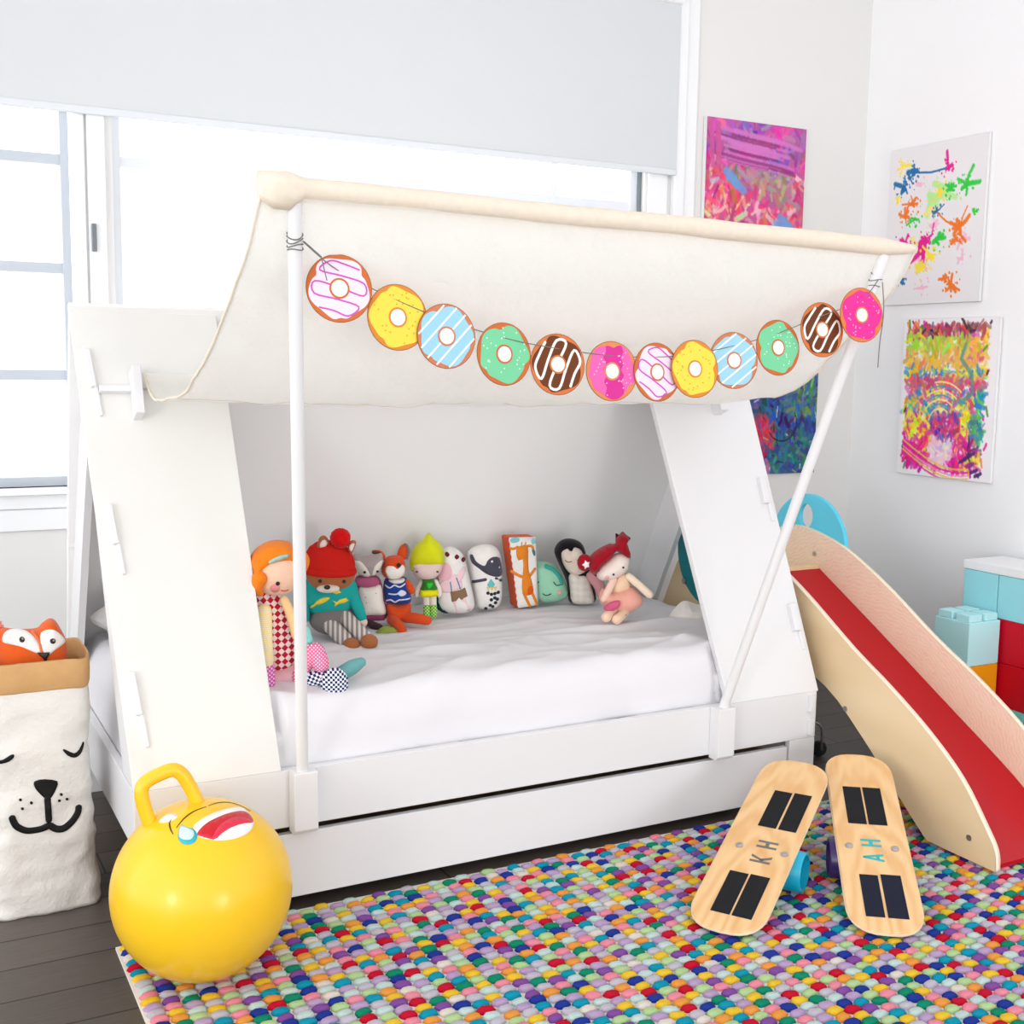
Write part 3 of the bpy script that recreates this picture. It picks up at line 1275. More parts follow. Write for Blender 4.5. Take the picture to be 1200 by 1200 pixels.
def splat(x, y, r, col, n=9, drip=None):
    for _ in range(n):
        a, q = rd.uniform(0, 2 * pi), abs(rd.normal(0, r))
        px_, py_ = x + q * cos(a), y + 0.72 * q * sin(a)
        dab(im, X, Y, [(x, y), ((x + px_) / 2 + rd.normal(0, r * 0.2), (y + py_) / 2), (px_, py_)], r * rd.uniform(0.10, 0.34), col, 0.95, rd, 0.25)
    for _ in range(n):
        a, q = rd.uniform(0, 2 * pi), rd.uniform(0.6, 2.0) * r
        px_, py_ = x + q * cos(a), y + 0.72 * q * sin(a)
        dab(im, X, Y, [(px_, py_), (px_ + 0.004, py_ + 0.004)], rd.uniform(0.004, 0.011), col, 0.9, rd)


BLU, MAG, ORG, GRN, YEL, PNK, LIM = (26, 110, 168), (226, 24, 142), (240, 120, 36), (46, 206, 70), (250, 226, 60), (250, 150, 190), (150, 236, 90)
# pale halos first, then the strong blots
for (x, y, r, c) in ((0.5, 0.34, 0.09, LIM), (0.62, 0.3, 0.10, LIM), (0.45, 0.42, 0.06, YEL), (0.36, 0.65, 0.07, YEL), (0.40, 0.74, 0.06, PNK),
                     (0.5, 0.52, 0.05, PNK), (0.8, 0.62, 0.05, PNK), (0.42, 0.9, 0.05, PNK), (0.32, 0.24, 0.04, PNK), (0.82, 0.74, 0.04, PNK)):
    splat(x, y, r * 1.0, tuple(int(q * 0.6 + 240 * 0.4) for q in c), 7)
for (x, y, r, c) in ((0.27, 0.15, 0.045, BLU), (0.17, 0.25, 0.05, BLU), (0.22, 0.19, 0.03, BLU), (0.62, 0.17, 0.04, MAG), (0.15, 0.11, 0.035, YEL),
                     (0.82, 0.29, 0.055, GRN), (0.66, 0.30, 0.05, GRN), (0.26, 0.36, 0.05, ORG), (0.20, 0.44, 0.04, ORG), (0.56, 0.31, 0.045, YEL),
                     (0.53, 0.43, 0.03, BLU), (0.30, 0.46, 0.035, GRN), (0.77, 0.54, 0.05, ORG), (0.74, 0.62, 0.035, ORG), (0.20, 0.62, 0.055, MAG),
                     (0.40, 0.66, 0.07, MAG), (0.43, 0.60, 0.05, MAG), (0.55, 0.60, 0.05, GRN), (0.40, 0.76, 0.06, YEL), (0.50, 0.70, 0.04, YEL),
                     (0.18, 0.84, 0.03, BLU), (0.72, 0.89, 0.05, ORG), (0.65, 0.85, 0.03, ORG), (0.10, 0.32, 0.02, YEL), (0.92, 0.46, 0.015, GRN)):
    splat(x, y, r * 1.15, c, 11)
for p, c in ((((0.28, 0.165), (0.45, 0.18), (0.6, 0.17)), BLU), (((0.54, 0.44), (0.64, 0.5), (0.73, 0.53)), ORG), (((0.84, 0.42), (0.8, 0.48), (0.77, 0.56)), ORG),
             (((0.51, 0.5), (0.49, 0.58)), MAG), (((0.23, 0.77), (0.2, 0.83)), BLU)):
    dab(im, X, Y, p, 0.008, c, 0.95, rd)
painting('white canvas splattered with bright paint, upper one on the right wall', im, (XR, 1.053, 1.64), (0, -1, 0), None, 0.505, 0.64, 0.018)

# bright layered painting with white border
X, Y = gridimg(170, 225)
im = np.zeros(X.shape + (3,))
im[:] = (244, 240, 242)


def f4(x, y):
    e = 0.055
    if x < e or x > 0.9 - 0.02 * y or y < 0.045 or y > 0.945:
        return None
    s = rd.random()
    if y < 0.10:
        return (206, 84, 100) if s < 0.6 else (120, 60, 80)
    if y < 0.30:
        if x > 0.72:
            return (246, 190, 70) if s < 0.6 else (226, 90, 150)
        return (184, 226, 70) if (s < 0.75 and y < 0.2) else (242, 186, 80)
    if y < 0.37:
        return (60, 140, 200) if s < 0.45 else (244, 224, 70)
    if y < 0.43:
        return (222, 96, 120)
    if y < 0.6:
        if x > 0.8:
            return (90, 196, 80) if s < 0.6 else (40, 130, 200)
        return (244, 226, 60) if s < 0.45 else ((60, 150, 205) if s < 0.75 else (226, 80, 150))
    if y < 0.76:
        if x > 0.78:
            return (84, 180, 110) if s < 0.5 else (70, 110, 190)
        if math.hypot(x - 0.5, y - 0.63) < 0.16:
            return (226, 70, 124) if s < 0.6 else (110, 80, 180)
        return (248, 226, 50) if s < 0.7 else (236, 60, 150)
    if math.hypot(x - 0.46, (y - 0.83) * 1.3) < 0.14:
        return (250, 206, 226)
    if s < 0.25 and x > 0.25:
        return (246, 220, 60)
    return (234, 40, 148) if x < 0.75 or s < 0.6 else (96, 40, 120)


swarm(im, X, Y, f4, 1900, 0.032, 0.016, rd, 24)
for k in range(26):
    t = rd.uniform(0, 1)
    side = k % 3
    p = ((0.05 + 0.03 * rd.random(), t), (0.88 + 0.05 * rd.random(), t), (t * 0.9, 0.03 + 0.04 * rd.random()))[side]
    dab(im, X, Y, [p, (p[0] + rd.normal(0, 0.02), p[1] + rd.normal(0, 0.03))], 0.012, ((226, 40, 150), (70, 40, 70), (90, 150, 60), (246, 150, 60))[k % 4], 0.9, rd)
for k in range(7):
    r_ = 0.12 + 0.035 * k
    dab(im, X, Y, [(0.45 + r_ * cos(t), 0.66 + 0.8 * r_ * sin(t)) for t in np.linspace(3.3 + 0.2 * k, 5.4, 14)], 0.007, ((250, 240, 160), (60, 160, 210))[k % 2], 0.85, rd)
for k in range(5):
    dab(im, X, Y, [(0.06 + 0.6 * t, 0.78 + 0.02 * k + 0.16 * math.sin(t * 1.6)) for t in np.linspace(0, 1.2, 12)], 0.007, ((246, 200, 80), (236, 30, 140), (250, 150, 200))[k % 3], 0.85, rd)
dab(im, X, Y, [(0.68, 0.16), (0.64, 0.25), (0.76, 0.35), (0.78, 0.46), (0.66, 0.52)], 0.018, (96, 150, 150), 0.8, rd)
for (x, y) in ((0.72, 0.88), (0.76, 0.86), (0.8, 0.84), (0.88, 0.96), (0.84, 0.94)):
    dab(im, X, Y, [(x - 0.03, y + 0.01), (x + 0.03, y - 0.01)], 0.014, (70, 36, 110), 0.9, rd)
painting('neon layered painting with magenta base, lower one on the right wall', im, (XR, 0.925, 0.938), (0, -1, 0), None, 0.485, 0.642, 0.018)

# ------------------------------------------------------------------ slide
sd = thing('slide', 'indoor plywood slide with a red chute and blue discs beside the tent bed', 'slide', (2.33, 0.2, 0))
PLY = wood('birch_plywood', (240, 216, 176), (232, 202, 158), 3.0, (1, 1, 3), 0.5, 0.0, 0.6)
PLYP = wood('rosy_plywood', (250, 230, 208), (243, 213, 188), 7.0, (1, 4, 4), 0.5, 0.0, 6.0)
EDGE = plain('pale_plywood_edge', (246, 232, 208), 0.55)
up = smooth([(-0.655, 0.022), (-0.648, 0.075), (-0.614, 0.126), (-0.52, 0.238), (-0.395, 0.335), (-0.236, 0.43), (-0.07, 0.517), (0.174, 0.661),
             (0.40, 0.762), (0.62, 0.795), (0.76, 0.74), (0.85, 0.645)], 5, False)
lo = [(1.17, 0.0), (1.08, 0.0), (0.93, 0.25), (0.78, 0.40), (0.55, 0.46), (0.25, 0.43), (0.034, 0.369), (-0.124, 0.261), (-0.275, 0.134), (-0.40, 0.03), (-0.43, 0.022), (-0.60, 0.0215)]
sidepoly = up + smooth(lo, 3, False)
for x0, nm in ((2.145, PLY), (2.50, PLYP)):
    m = MB()
    m.prism(sidepoly, lambda a, b, d: (d, a, b), x0, x0 + 0.018)
    so_ = obj('side_panel', m, [nm], sd, W=True, ang=30)
    lab(so_, 'plywood side panel, ' + ('near the bed' if x0 < 2.3 else 'far side'))
    m = MB()
    e = [(y, z) for y, z in up]
    m.add([Vector((x0 + dx, y, z + 0.0006)) for dx in (0.0, 0.018) for y, z in e],
          [(i, i + 1, len(e) + i + 1, len(e) + i) for i in range(len(e) - 1)])
    ed = obj('edge_band', m, EDGE, so_, W=True, ang=180)
    q_ = ed.modifiers.new('thick', 'SOLIDIFY')
    q_.thickness = 0.001
    for (y, z) in ((-0.56, 0.085), (-0.06, 0.32), (0.80, 0.575), (0.50, 0.705)):
        xo = x0 - 0.002 if x0 < 2.3 else x0 - 0.003
        obj('bolt', MB().tube([(xo, y, z), (xo + 0.006, y, z)], 0.009, 12), STEEL, so_, W=True)
chute = smooth([(0.47, 0.655), (0.16, 0.485), (-0.115, 0.33), (-0.39, 0.175), (-0.54, 0.075), (-0.635, 0.030)], 8, False)
m = MB()
th = 0.012
ctop = [(y, z) for y, z in chute]
cbot = [(y, z - th) for y, z in chute][::-1]
m.prism(ctop + cbot, lambda a, b, d: (d, a, b), 2.164, 2.499)
RED = plain('red_laminate', (188, 2, 26), 0.3, 0.3, coat=0.0)
obj('chute', m, RED, sd, W=True, ang=30)
boxo('crossbar', (2.164, 0.472, 0.632), (2.499, 0.50, 0.668), PLY, sd, bevel=0.002)
boxo('platform', (2.164, 0.501, 0.62), (2.499, 0.86, 0.638), PLY, sd, bevel=0.002)
for k in range(3):
    boxo('rung', (2.164, 0.90 + 0.07 * (2 - k), 0.16 + 0.15 * k), (2.499, 0.96 + 0.07 * (2 - k), 0.18 + 0.15 * k), PLY, sd, bevel=0.002)
for x0, lb in ((2.126, 'blue disc on the near side'), (2.519, 'blue disc with a round hole on the far side')):
    # ring-shaped disc with an off-centre hole, built as a loop with a slit-free annulus of quads
    cy, cz, Rr = (0.625, 0.712, 0.20) if x0 < 2.3 else (0.565, 0.715, 0.20)
    hy, hz, hr = cy + 0.012, cz + 0.118, 0.044
    n = 56
    outer, inner = [], []
    for i in range(n):
        a = 2 * pi * i / n
        # ray from hole centre to the outer circle
        dy, dz = cos(a), sin(a)
        oy, oz = hy - cy, hz - cz
        b = oy * dy + oz * dz
        t = -b + math.sqrt(b * b - (oy * oy + oz * oz - Rr * Rr))
        outer.append((hy + dy * t, hz + dz * t))
        inner.append((hy + dy * hr * 0.8, hz + dz * hr))
    vs, fs = [], []
    for x in (x0, x0 + 0.018):
        vs += [(x, y, z) for y, z in outer] + [(x, y, z) for y, z in inner]
    for i in range(n):
        j = (i + 1) % n
        fs += [(i, j, n + j, n + i), (2 * n + j, 2 * n + i, 3 * n + i, 3 * n + j), (i, 2 * n + i, 2 * n + j, j), (n + i, n + j, 3 * n + j, 3 * n + i)]
    m = MB()
    m.add(vs, fs)
    BLU_ = plain('shaded_blue_paint', (0, 132, 140), 0.4) if x0 < 2.3 else plain('sky_blue_paint', (98, 208, 236), 0.5, 0.2)  # near disc is the same blue with its shade put into the colour
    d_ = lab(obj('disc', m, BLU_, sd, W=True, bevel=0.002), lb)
    if x0 < 2.3:
        obj('bolt', MB().tube([(x0 - 0.005, 0.775, 0.585), (x0, 0.775, 0.585)], 0.011, 12), STEEL, d_, W=True)

# ------------------------------------------------------------------ caster behind the bed
cw = thing('caster_wheel', 'small black caster wheel with chrome wire on the floor under the slide', 'wheel', (2.425, 0.35, 0))
obj('wheel', MB().lathe([(0.010, -0.012), (0.025, -0.011), (0.029, -0.004), (0.029, 0.004), (0.025, 0.011), (0.010, 0.012)], 24), BLACKR, cw)
wh = bpy.data.objects['wheel']
wh.rotation_euler = (R_(90), 0, R_(-20))
wh.location = (0, 0, 0.0295)
obj('wire', MB().tube(smooth([(-0.006, -0.020, 0.03), (-0.007, -0.020, 0.085), (-0.012, -0.019, 0.115), (-0.03, -0.012, 0.13), (-0.055, 0.0, 0.115), (-0.065, 0.004, 0.06), (-0.066, 0.006, 0.004)], 5, False), 0.004, 8), STEEL, cw)

# ------------------------------------------------------------------ toy building blocks
SB = 0.16


def block(label, x0, y0, z0, lx, ly, col, studs):
    r = thing('toy_block', label, 'block', (x0 + lx / 2, y0 + ly / 2, z0), (0, 0, 0), 'giant plastic building blocks by the right wall')
    g = 0.0008
    M_ = plain('block_plastic_%d_%d_%d' % col, col, 0.45, 0.2)
    m = MB()
    m.box((x0 + g, y0 + g, z0), (x0 + lx - g, y0 + ly - g, z0 + SB - g))
    obj('body', m, M_, r, W=True, bevel=0.003)
    if studs:
        for i in range(2):
            for j in range(2):
                cx, cy_ = x0 + lx * (0.25 + 0.5 * i), y0 + ly * (0.25 + 0.5 * j)
                m = MB()
                m.box((cx - 0.032, cy_ - 0.032, z0 + SB - g), (cx + 0.032, cy_ + 0.032, z0 + SB + 0.026))
                obj('stud', m, M_, r, W=True, bevel=0.004)
    return r


LB, OR_, RD, TL = (158, 226, 236), (252, 166, 20), (212, 8, 38), (132, 220, 212)
tx, ty = 2.915, 0.145
block('teal block at the bottom of the short studded tower', tx, ty, 0, 0.16, 0.16, TL, False)
block('orange block in the middle of the short studded tower', tx, ty, SB, 0.16, 0.16, OR_, False)
block('pale blue studded block topping the short tower behind the slide', tx, ty, SB * 2, 0.16, 0.16, (196, 246, 250), True)
wx = 3.085
runs = {0: [(0.03, 0.155, TL, 'teal block on the floor, far end of the block wall'), (-0.13, 0.159, (124, 214, 208), 'teal block on the floor, near end of the block wall')],
        1: [(0.013, 0.16, RD, 'red block on the second course, far end of the block wall'), (-0.15, 0.16, RD, 'red block on the second course, near end of the block wall')],
        2: [(0.013, 0.16, RD, 'red block on the third course, far end of the block wall'), (-0.15, 0.16, RD, 'red block on the third course, near end of the block wall')],
        3: [(0.178, 0.155, LB, 'sky blue block on the top course, far end beside the wall'), (0.016, 0.16, LB, 'sky blue block on the top course, middle of the block wall'), (-0.145, 0.16, LB, 'sky blue block on the top course, near end of the block wall')]}
for row, lst in runs.items():
    for y0, ly, c, lb in lst:
        block(lb, wx, y0, SB * row, 0.2, ly, c, False)
block('teal block on the floor just behind the studded tower', wx, 0.19, 0, 0.2, 0.145, TL, False)
block('red block just behind the studded tower, second course of the block wall', wx, 0.19, SB, 0.2, 0.145, RD, False)
block('red block just behind the studded tower, third course of the block wall', wx, 0.19, SB * 2, 0.2, 0.145, RD, False)
cp = MB()
cp.box((wx - 0.004, -0.15, SB * 4), (wx + 0.21, 0.336, SB * 4 + 0.033))
tag(obj('block_lid', cp, plain('white_plastic', (244, 245, 247), 0.4), bevel=0.004), 'flat white cap plate along the top of the block wall', 'plate')

# ------------------------------------------------------------------ rug
RX0, RX1, RY0, RY1, RZ = -0.045, 2.95, -1.75, -0.012, 0.006
rg = thing('rug', 'colourful felt pebble rug spread in front of the tent bed', 'rug', (1.4, -0.9, 0))
obj('backing', MB().box((RX0 - 0.006, RY0, 0.0), (RX1, RY1 + 0.004, RZ)), fab((240, 234, 226), 0.5, 200), rg, W=True)
px_, py_ = 0.0392, 0.0268
dome = [(0, 0, 1.0)]
for rr, zz in ((0.5, 0.95), (0.84, 0.72), (1.0, 0.25), (0.96, -0.1)):
    for k in range(9):
        a = 2 * pi * k / 9
        dome.append((rr * cos(a), rr * sin(a), zz))
dome = np.array(dome)
dfs = []
for k in range(9):
    dfs.append((0, 1 + k, 1 + (k + 1) % 9))
for ring in range(3):
    for k in range(9):
        a, b = 1 + ring * 9 + k, 1 + ring * 9 + (k + 1) % 9
        dfs.append((a, a + 9, b + 9, b))
rn = np.random.default_rng(5)
pal = [(236, 226, 214), (206, 200, 214), (196, 168, 208), (206, 228, 224), (190, 222, 160), (250, 206, 60), (248, 164, 74), (250, 150, 170),
       (210, 24, 54), (140, 84, 168), (40, 62, 160), (20, 160, 190), (20, 146, 112)]
wts = np.array([0.03, 0.10, 0.12, 0.13, 0.11, 0.12, 0.08, 0.085, 0.065, 0.06, 0.06, 0.065, 0.065])
wts /= wts.sum()
pick = {}
PC = []
VV, FF = [], []
cnt = 0
ncol = int((RX1 - RX0) / px_)
nrow = int((RY1 - RY0) / py_)
for i in range(ncol):
    for j in range(nrow):
        cx = RX0 + px_ * (i + 0.5) + rn.normal(0, 0.0012)
        cy_ = RY1 - py_ * (j + 0.5 + (0.5 if i % 2 else 0)) + rn.normal(0, 0.001)
        if cx > 2.62 and cy_ > -0.0:
            continue
        while True:
            c = int(rn.choice(len(pal), p=wts))
            if c not in (pick.get((i - 1, j)), pick.get((i, j - 1)), pick.get((i - 1, j + 1)), pick.get((i - 1, j - 1))):
                break
        pick[(i, j)] = c
        PC.append(c)
        s = rn.uniform(0.94, 1.06)
        ang = rn.normal(0, 0.15)
        # squarish pebble
        q = dome.copy()
        sq = 0.16
        k4 = 1 + sq * np.abs(np.sin(2 * np.arctan2(q[:, 1], q[:, 0])))
        x = q[:, 0] * 0.0196 * s * k4
        y = q[:, 1] * 0.0132 * s * k4
        jit = 1 + rn.normal(0, 0.035, len(q))
        x, y = x * jit, y * jit
        X2 = x * cos(ang) - y * sin(ang) + cx
        Y2 = x * sin(ang) + y * cos(ang) + cy_
        Z2_ = RZ - 0.001 + np.maximum(q[:, 2] * 0.0108 * s * (1 + rn.normal(0, 0.04, len(q))), 0)
        VV.append(np.stack([X2, Y2, Z2_], 1))
        FF += [tuple(a + cnt for a in f) for f in dfs]
        cnt += len(q)
rt_ = NT('wool_pebbles', 0.95, 0.1)
rca = rt_.n('ShaderNodeVertexColor', layer_name='paint')
rc = rca.outputs[0]
rv = rt_.coord()
rnz = rt_.noise(rv, 300.0, 4.0, 0.75)
mm = rt_.n('ShaderNodeMix', data_type='RGBA', blend_type='MULTIPLY')
mm.inputs[0].default_value = 0.28
rt_.l(rc, mm.inputs[6])
rt_.l(rt_.ramp(rnz, [(0.3, (0.55, 0.55, 0.55, 1)), (0.65, (1, 1, 1, 1))]), mm.inputs[7])
rt_.l(mm.outputs[2], rt_.b.inputs['Base Color'])
rt_.bump(rnz, 0.9, 0.004)
m = MB()
m.V = [Vector(v) for v in np.concatenate(VV).tolist()]
m.F = FF
m.I = [0] * len(FF)
pile = obj('pebble_pile', m, rt_.m, rg, W=True, ang=180)
pile['kind'] = 'stuff'
ca = pile.data.color_attributes.new('paint', 'FLOAT_COLOR', 'POINT')
ca.data.foreach_set('color', np.repeat(np.array([lin(pal[c]) for c in PC], np.float32), len(dome), 0).ravel())
RT = RZ + 0.0095       # walking surface of the rug

# ------------------------------------------------------------------ hopper ball
BC, BR = Vector((0.0996, -0.2376, 0.2155)), 0.196
hb_ = thing('hopper_ball', 'yellow bouncing hopper ball with a laughing face and loop handle', 'ball', (BC.x, BC.y, RT))
YEL_ = NT('yellow_vinyl', 0.3, 0.45)
YEL_.base(lin((250, 200, 34)))
YEL_.b.inputs['Subsurface Weight'].default_value = 0.08
YEL_.b.inputs['Subsurface Radius'].default_value = (0.02, 0.012, 0.004)
YEL_.b.inputs['Coat Weight'].default_value = 0.15
YEL_.b.inputs['Coat Roughness'].default_value = 0.12
m = MB()
m.ell(BC, BR, 96, 64)
obj('ball_body', m, YEL_.m, hb_, W=True, ang=180)
ax = Vector((-0.30, 0.10, 0.95)).normalized()
sd_ = Vector((0.95, 0.0, 0.30)).normalized()
hp = [(-0.052, 0.155), (-0.052, 0.20), (-0.050, 0.235), (-0.044, 0.262), (-0.028, 0.275), (0.0, 0.278), (0.030, 0.275), (0.044, 0.26), (0.050, 0.235), (0.054, 0.20), (0.056, 0.155)]
hp = smooth(hp, 4, False)
obj('handle', MB().tube([BC + sd_ * a + ax * b for a, b in hp], 0.0155, 16), YEL_.m, hb_, W=True, ang=180)
N0 = Vector((-0.01321, -0.42479, 0.9052)).normalized()
T0 = Vector((0.99494, -0.09576, -0.03041))
T0 = (T0 - N0 * T0.dot(N0)).normalized()
U0 = N0.cross(T0)
if U0.z < 0:
    U0 = -U0


def ballsurf(a, b):
    n = (N0 + T0 * a + U0 * b).normalized()
    return BC + n * BR, n


def ballpatch(name, poly, col, eps, sm=True, par=hb_):
    m = MB()
    patch(m, smooth(poly, 3) if sm else poly, ballsurf, eps, 0.06, -0.00005)
    return obj(name, m, plain('ball_print_%d_%d_%d' % col, col, 0.3), par, W=True, ang=180)


mo = ballpatch('mouth', [(-0.168, -0.005), (-0.07, 0.093), (0.069, 0.178), (0.253, 0.291), (0.439, 0.418), (0.55, 0.41), (0.605, 0.168), (0.544, 0.0), (0.427, -0.127),
                         (0.247, -0.213), (0.042, -0.222), (-0.131, -0.14)], (252, 250, 246), 0.0006)
lab(mo, 'white printed laughing mouth')
ballpatch('mouth_red', [(-0.142, -0.104), (-0.038, 0.008), (0.102, 0.095), (0.286, 0.205), (0.484, 0.312), (0.57, 0.282), (0.59, 0.118), (0.409, 0.033),
                        (0.239, -0.055), (0.127, -0.134), (0.032, -0.208), (-0.10, -0.155)], (206, 22, 40), 0.0010, par=mo)
ballpatch('tongue', [(0.012, -0.193), (0.081, -0.063), (0.183, 0.039), (0.334, 0.128), (0.483, 0.156), (0.546, 0.135), (0.584, 0.114), (0.409, 0.033), (0.239, -0.055), (0.127, -0.134), (0.032, -0.208)],
          (228, 44, 74), 0.0014, par=mo)
te = ballpatch('tear_drop', [(-0.30, 0.075), (-0.242, 0.019), (-0.171, -0.034), (-0.143, -0.111), (-0.158, -0.186), (-0.218, -0.224), (-0.295, -0.21), (-0.344, -0.147), (-0.35, -0.059)], (30, 178, 192), 0.0010)
lab(te, 'teal tear drop')
ballpatch('tear_highlight', [(-0.30, 0.066), (-0.242, 0.019), (-0.178, -0.046), (-0.176, -0.116), (-0.221, -0.164), (-0.296, -0.142), (-0.34, -0.078)], (206, 236, 238), 0.0014, par=te)
ballpatch('eye_glint', [(-0.599, 0.343), (-0.477, 0.42), (-0.391, 0.382), (-0.328, 0.26), (-0.368, 0.221), (-0.42, 0.214), (-0.518, 0.252)], (252, 246, 240), 0.0006)
for pts in ([(-0.357, 0.052), (-0.262, 0.162), (-0.14, 0.258), (0.014, 0.325)], [(0.04, 0.345), (0.183, 0.452), (0.30, 0.51), (0.42, 0.53), (0.55, 0.50), (0.66, 0.43)], [(-0.406, 0.246), (-0.435, 0.183), (-0.429, 0.071), (-0.404, -0.029)]):
    ballpatch('eye_line', ribbon(smooth(pts, 4, False), 0.020, True), (66, 50, 16), 0.0008, False)

# ------------------------------------------------------------------ balance boards
MAPLE = wood('maple_deck', (240, 200, 146), (226, 172, 112), 4.0, (1.2, 5, 5), 0.42, 0.15, 2.0)
GRIP = plain('black_grip_tape', (28, 29, 34), 0.9, 0.3, bump=0.8, bscale=900)
GRIPN = plain('navy_grip_tape', (28, 31, 52), 0.9, 0.3, bump=0.8, bscale=900)


def letter(ch):
    """strokes in a unit box (x right, y up)"""
    if ch == 'H':
        return [[(0, 0), (0.26, 0), (0.26, 1), (0, 1)], [(0.74, 0), (1, 0), (1, 1), (0.74, 1)], [(0.26, 0.41), (0.74, 0.41), (0.74, 0.59), (0.26, 0.59)]]
    if ch == 'K':
        return [[(0, 0), (0.27, 0), (0.27, 1), (0, 1)], [(0.27, 0.36), (0.70, 1), (1.02, 1), (0.42, 0.36)], [(0.44, 0.62), (0.27, 0.45), (0.72, 0), (1.05, 0)]]
    return [[(0, 0), (0.24, 0), (0.60, 1), (0.38, 1)], [(0.98, 0), (0.74, 0), (0.38, 1), (0.60, 1)], [(0.28, 0.20), (0.70, 0.20), (0.64, 0.36), (0.34, 0.36)]]


def board(label, origin, u, vv, nn, wid, grips, bolts, txt, tcol, tbox, gm2):
    r = thing('balance_board', label, 'balance board', origin)
    Mx = Matrix((u, vv, nn)).transposed().to_4x4()
    r.rotation_euler = Mx.to_euler()
    L = 0.725
    h = wid / 2
    pl2 = []
    for cx, s in ((L - 0.10, 1), (0.10, -1)):
        for k in range(17):
            a = -pi / 2 + pi * k / 16
            if s > 0:
                e = (cos(a) ** 0.8 if cos(a) > 0 else 0)
                pl2.append((cx + 0.10 * e, h * (1 if sin(a) > 0 else -1) * abs(sin(a)) ** 0.75))
            else:
                e = (cos(a) ** 0.8 if cos(a) > 0 else 0)
                pl2.append((cx - 0.10 * e, -h * (1 if sin(a) > 0 else -1) * abs(sin(a)) ** 0.75))
    m = MB()
    m.prism(pl2, lambda a, b, d: (a, b, d), -0.014, 0.0)
    deck = obj('deck', m, [MAPLE], r, bevel=0.004, seg=3)
    m = MB()
    m.prism([(a * 1.0 + (a - L / 2) * 0.004, b * 1.012) for a, b in pl2], lambda a, b, d: (a, b, d), -0.0105, -0.0045)
    obj('edge_ply', m, plain('pale_ply_edge', (244, 226, 200), 0.5), deck)
    for k, q in enumerate(grips):
        m = MB()
        m.prism(q, lambda a, b, d: (a, b, d), 0.0002, 0.0012)
        obj('grip_strip', m, GRIP if k < 2 else gm2, r)
    for (a, b) in bolts:
        obj('bolt', MB().lathe([(0.010, 0.0), (0.010, 0.003), (0.006, 0.006), (0.002, 0.0065)], 16, (a, b, 0.0)), STEEL, r)
    for ch, (a0, a1, b0, b1) in zip(txt, tbox):
        m = MB()
        for st in letter(ch):
            # letter x -> along the board (a), letter y -> across towards +b
            m.prism([(a0 + (a1 - a0) * x, b0 + (b1 - b0) * y) for x, y in st], lambda a, b, d: (a, b, d), 0.0002, 0.0010)
        obj('letter', m, plain('letter_%d_%d_%d' % tcol, tcol, 0.6), r, ang=30)
    return r


def rects(*q):
    return [[(a0, b0), (a1, b0), (a1, b1), (a0, b1)] for a0, a1, b0, b1 in q]


B1 = dict(o=Vector((1.247, -0.605, 0.033)), u=Vector((0.79573, 0.52844, 0.29592)), v=Vector((0.55322, -0.83304, 0.0)), n=Vector((-0.24651, -0.16371, 0.95521)))
B2 = dict(o=Vector((1.604, -0.80, 0.033)), u=Vector((0.56874, 0.76707, 0.29689)), v=Vector((0.80329, -0.59559, 0.0)), n=Vector((-0.17683, -0.23849, 0.95491)))
for b in (B1, B2):      # right-handed frame: a = u, b = left side of the deck
    b['w'] = b['n'].cross(b['u'])
# in these frames "right" in the photo is -w, so positions across are negated
board('maple balance board marked KH, the left of the two, propped on a cyan roller', B1['o'], B1['u'], B1['w'], B1['n'], 0.192,
      rects((0.407, 0.57, -0.02, 0.029), (0.407, 0.573, -0.074, -0.026), (0.055, 0.211, -0.007, 0.042), (0.055, 0.213, -0.062, -0.012)),
      [(0.312, 0.05), (0.313, -0.07)], 'KH', (112, 112, 112), [(0.262, 0.290, -0.045, 0.008), (0.322, 0.350, -0.045, 0.008)], GRIP)
board('maple balance board marked AH, the right of the two, propped on a purple roller', B2['o'], B2['u'], B2['w'], B2['n'], 0.186,
      rects((0.403, 0.564, 0.005, 0.054), (0.403, 0.565, -0.049, 0.0), (0.05, 0.20, 0.002, 0.048), (0.05, 0.205, -0.055, -0.005)),
      [(0.308, 0.062), (0.308, -0.055)], 'AH', (34, 180, 186), [(0.254, 0.284, -0.022, 0.030), (0.312, 0.340, -0.022, 0.030)], GRIPN)
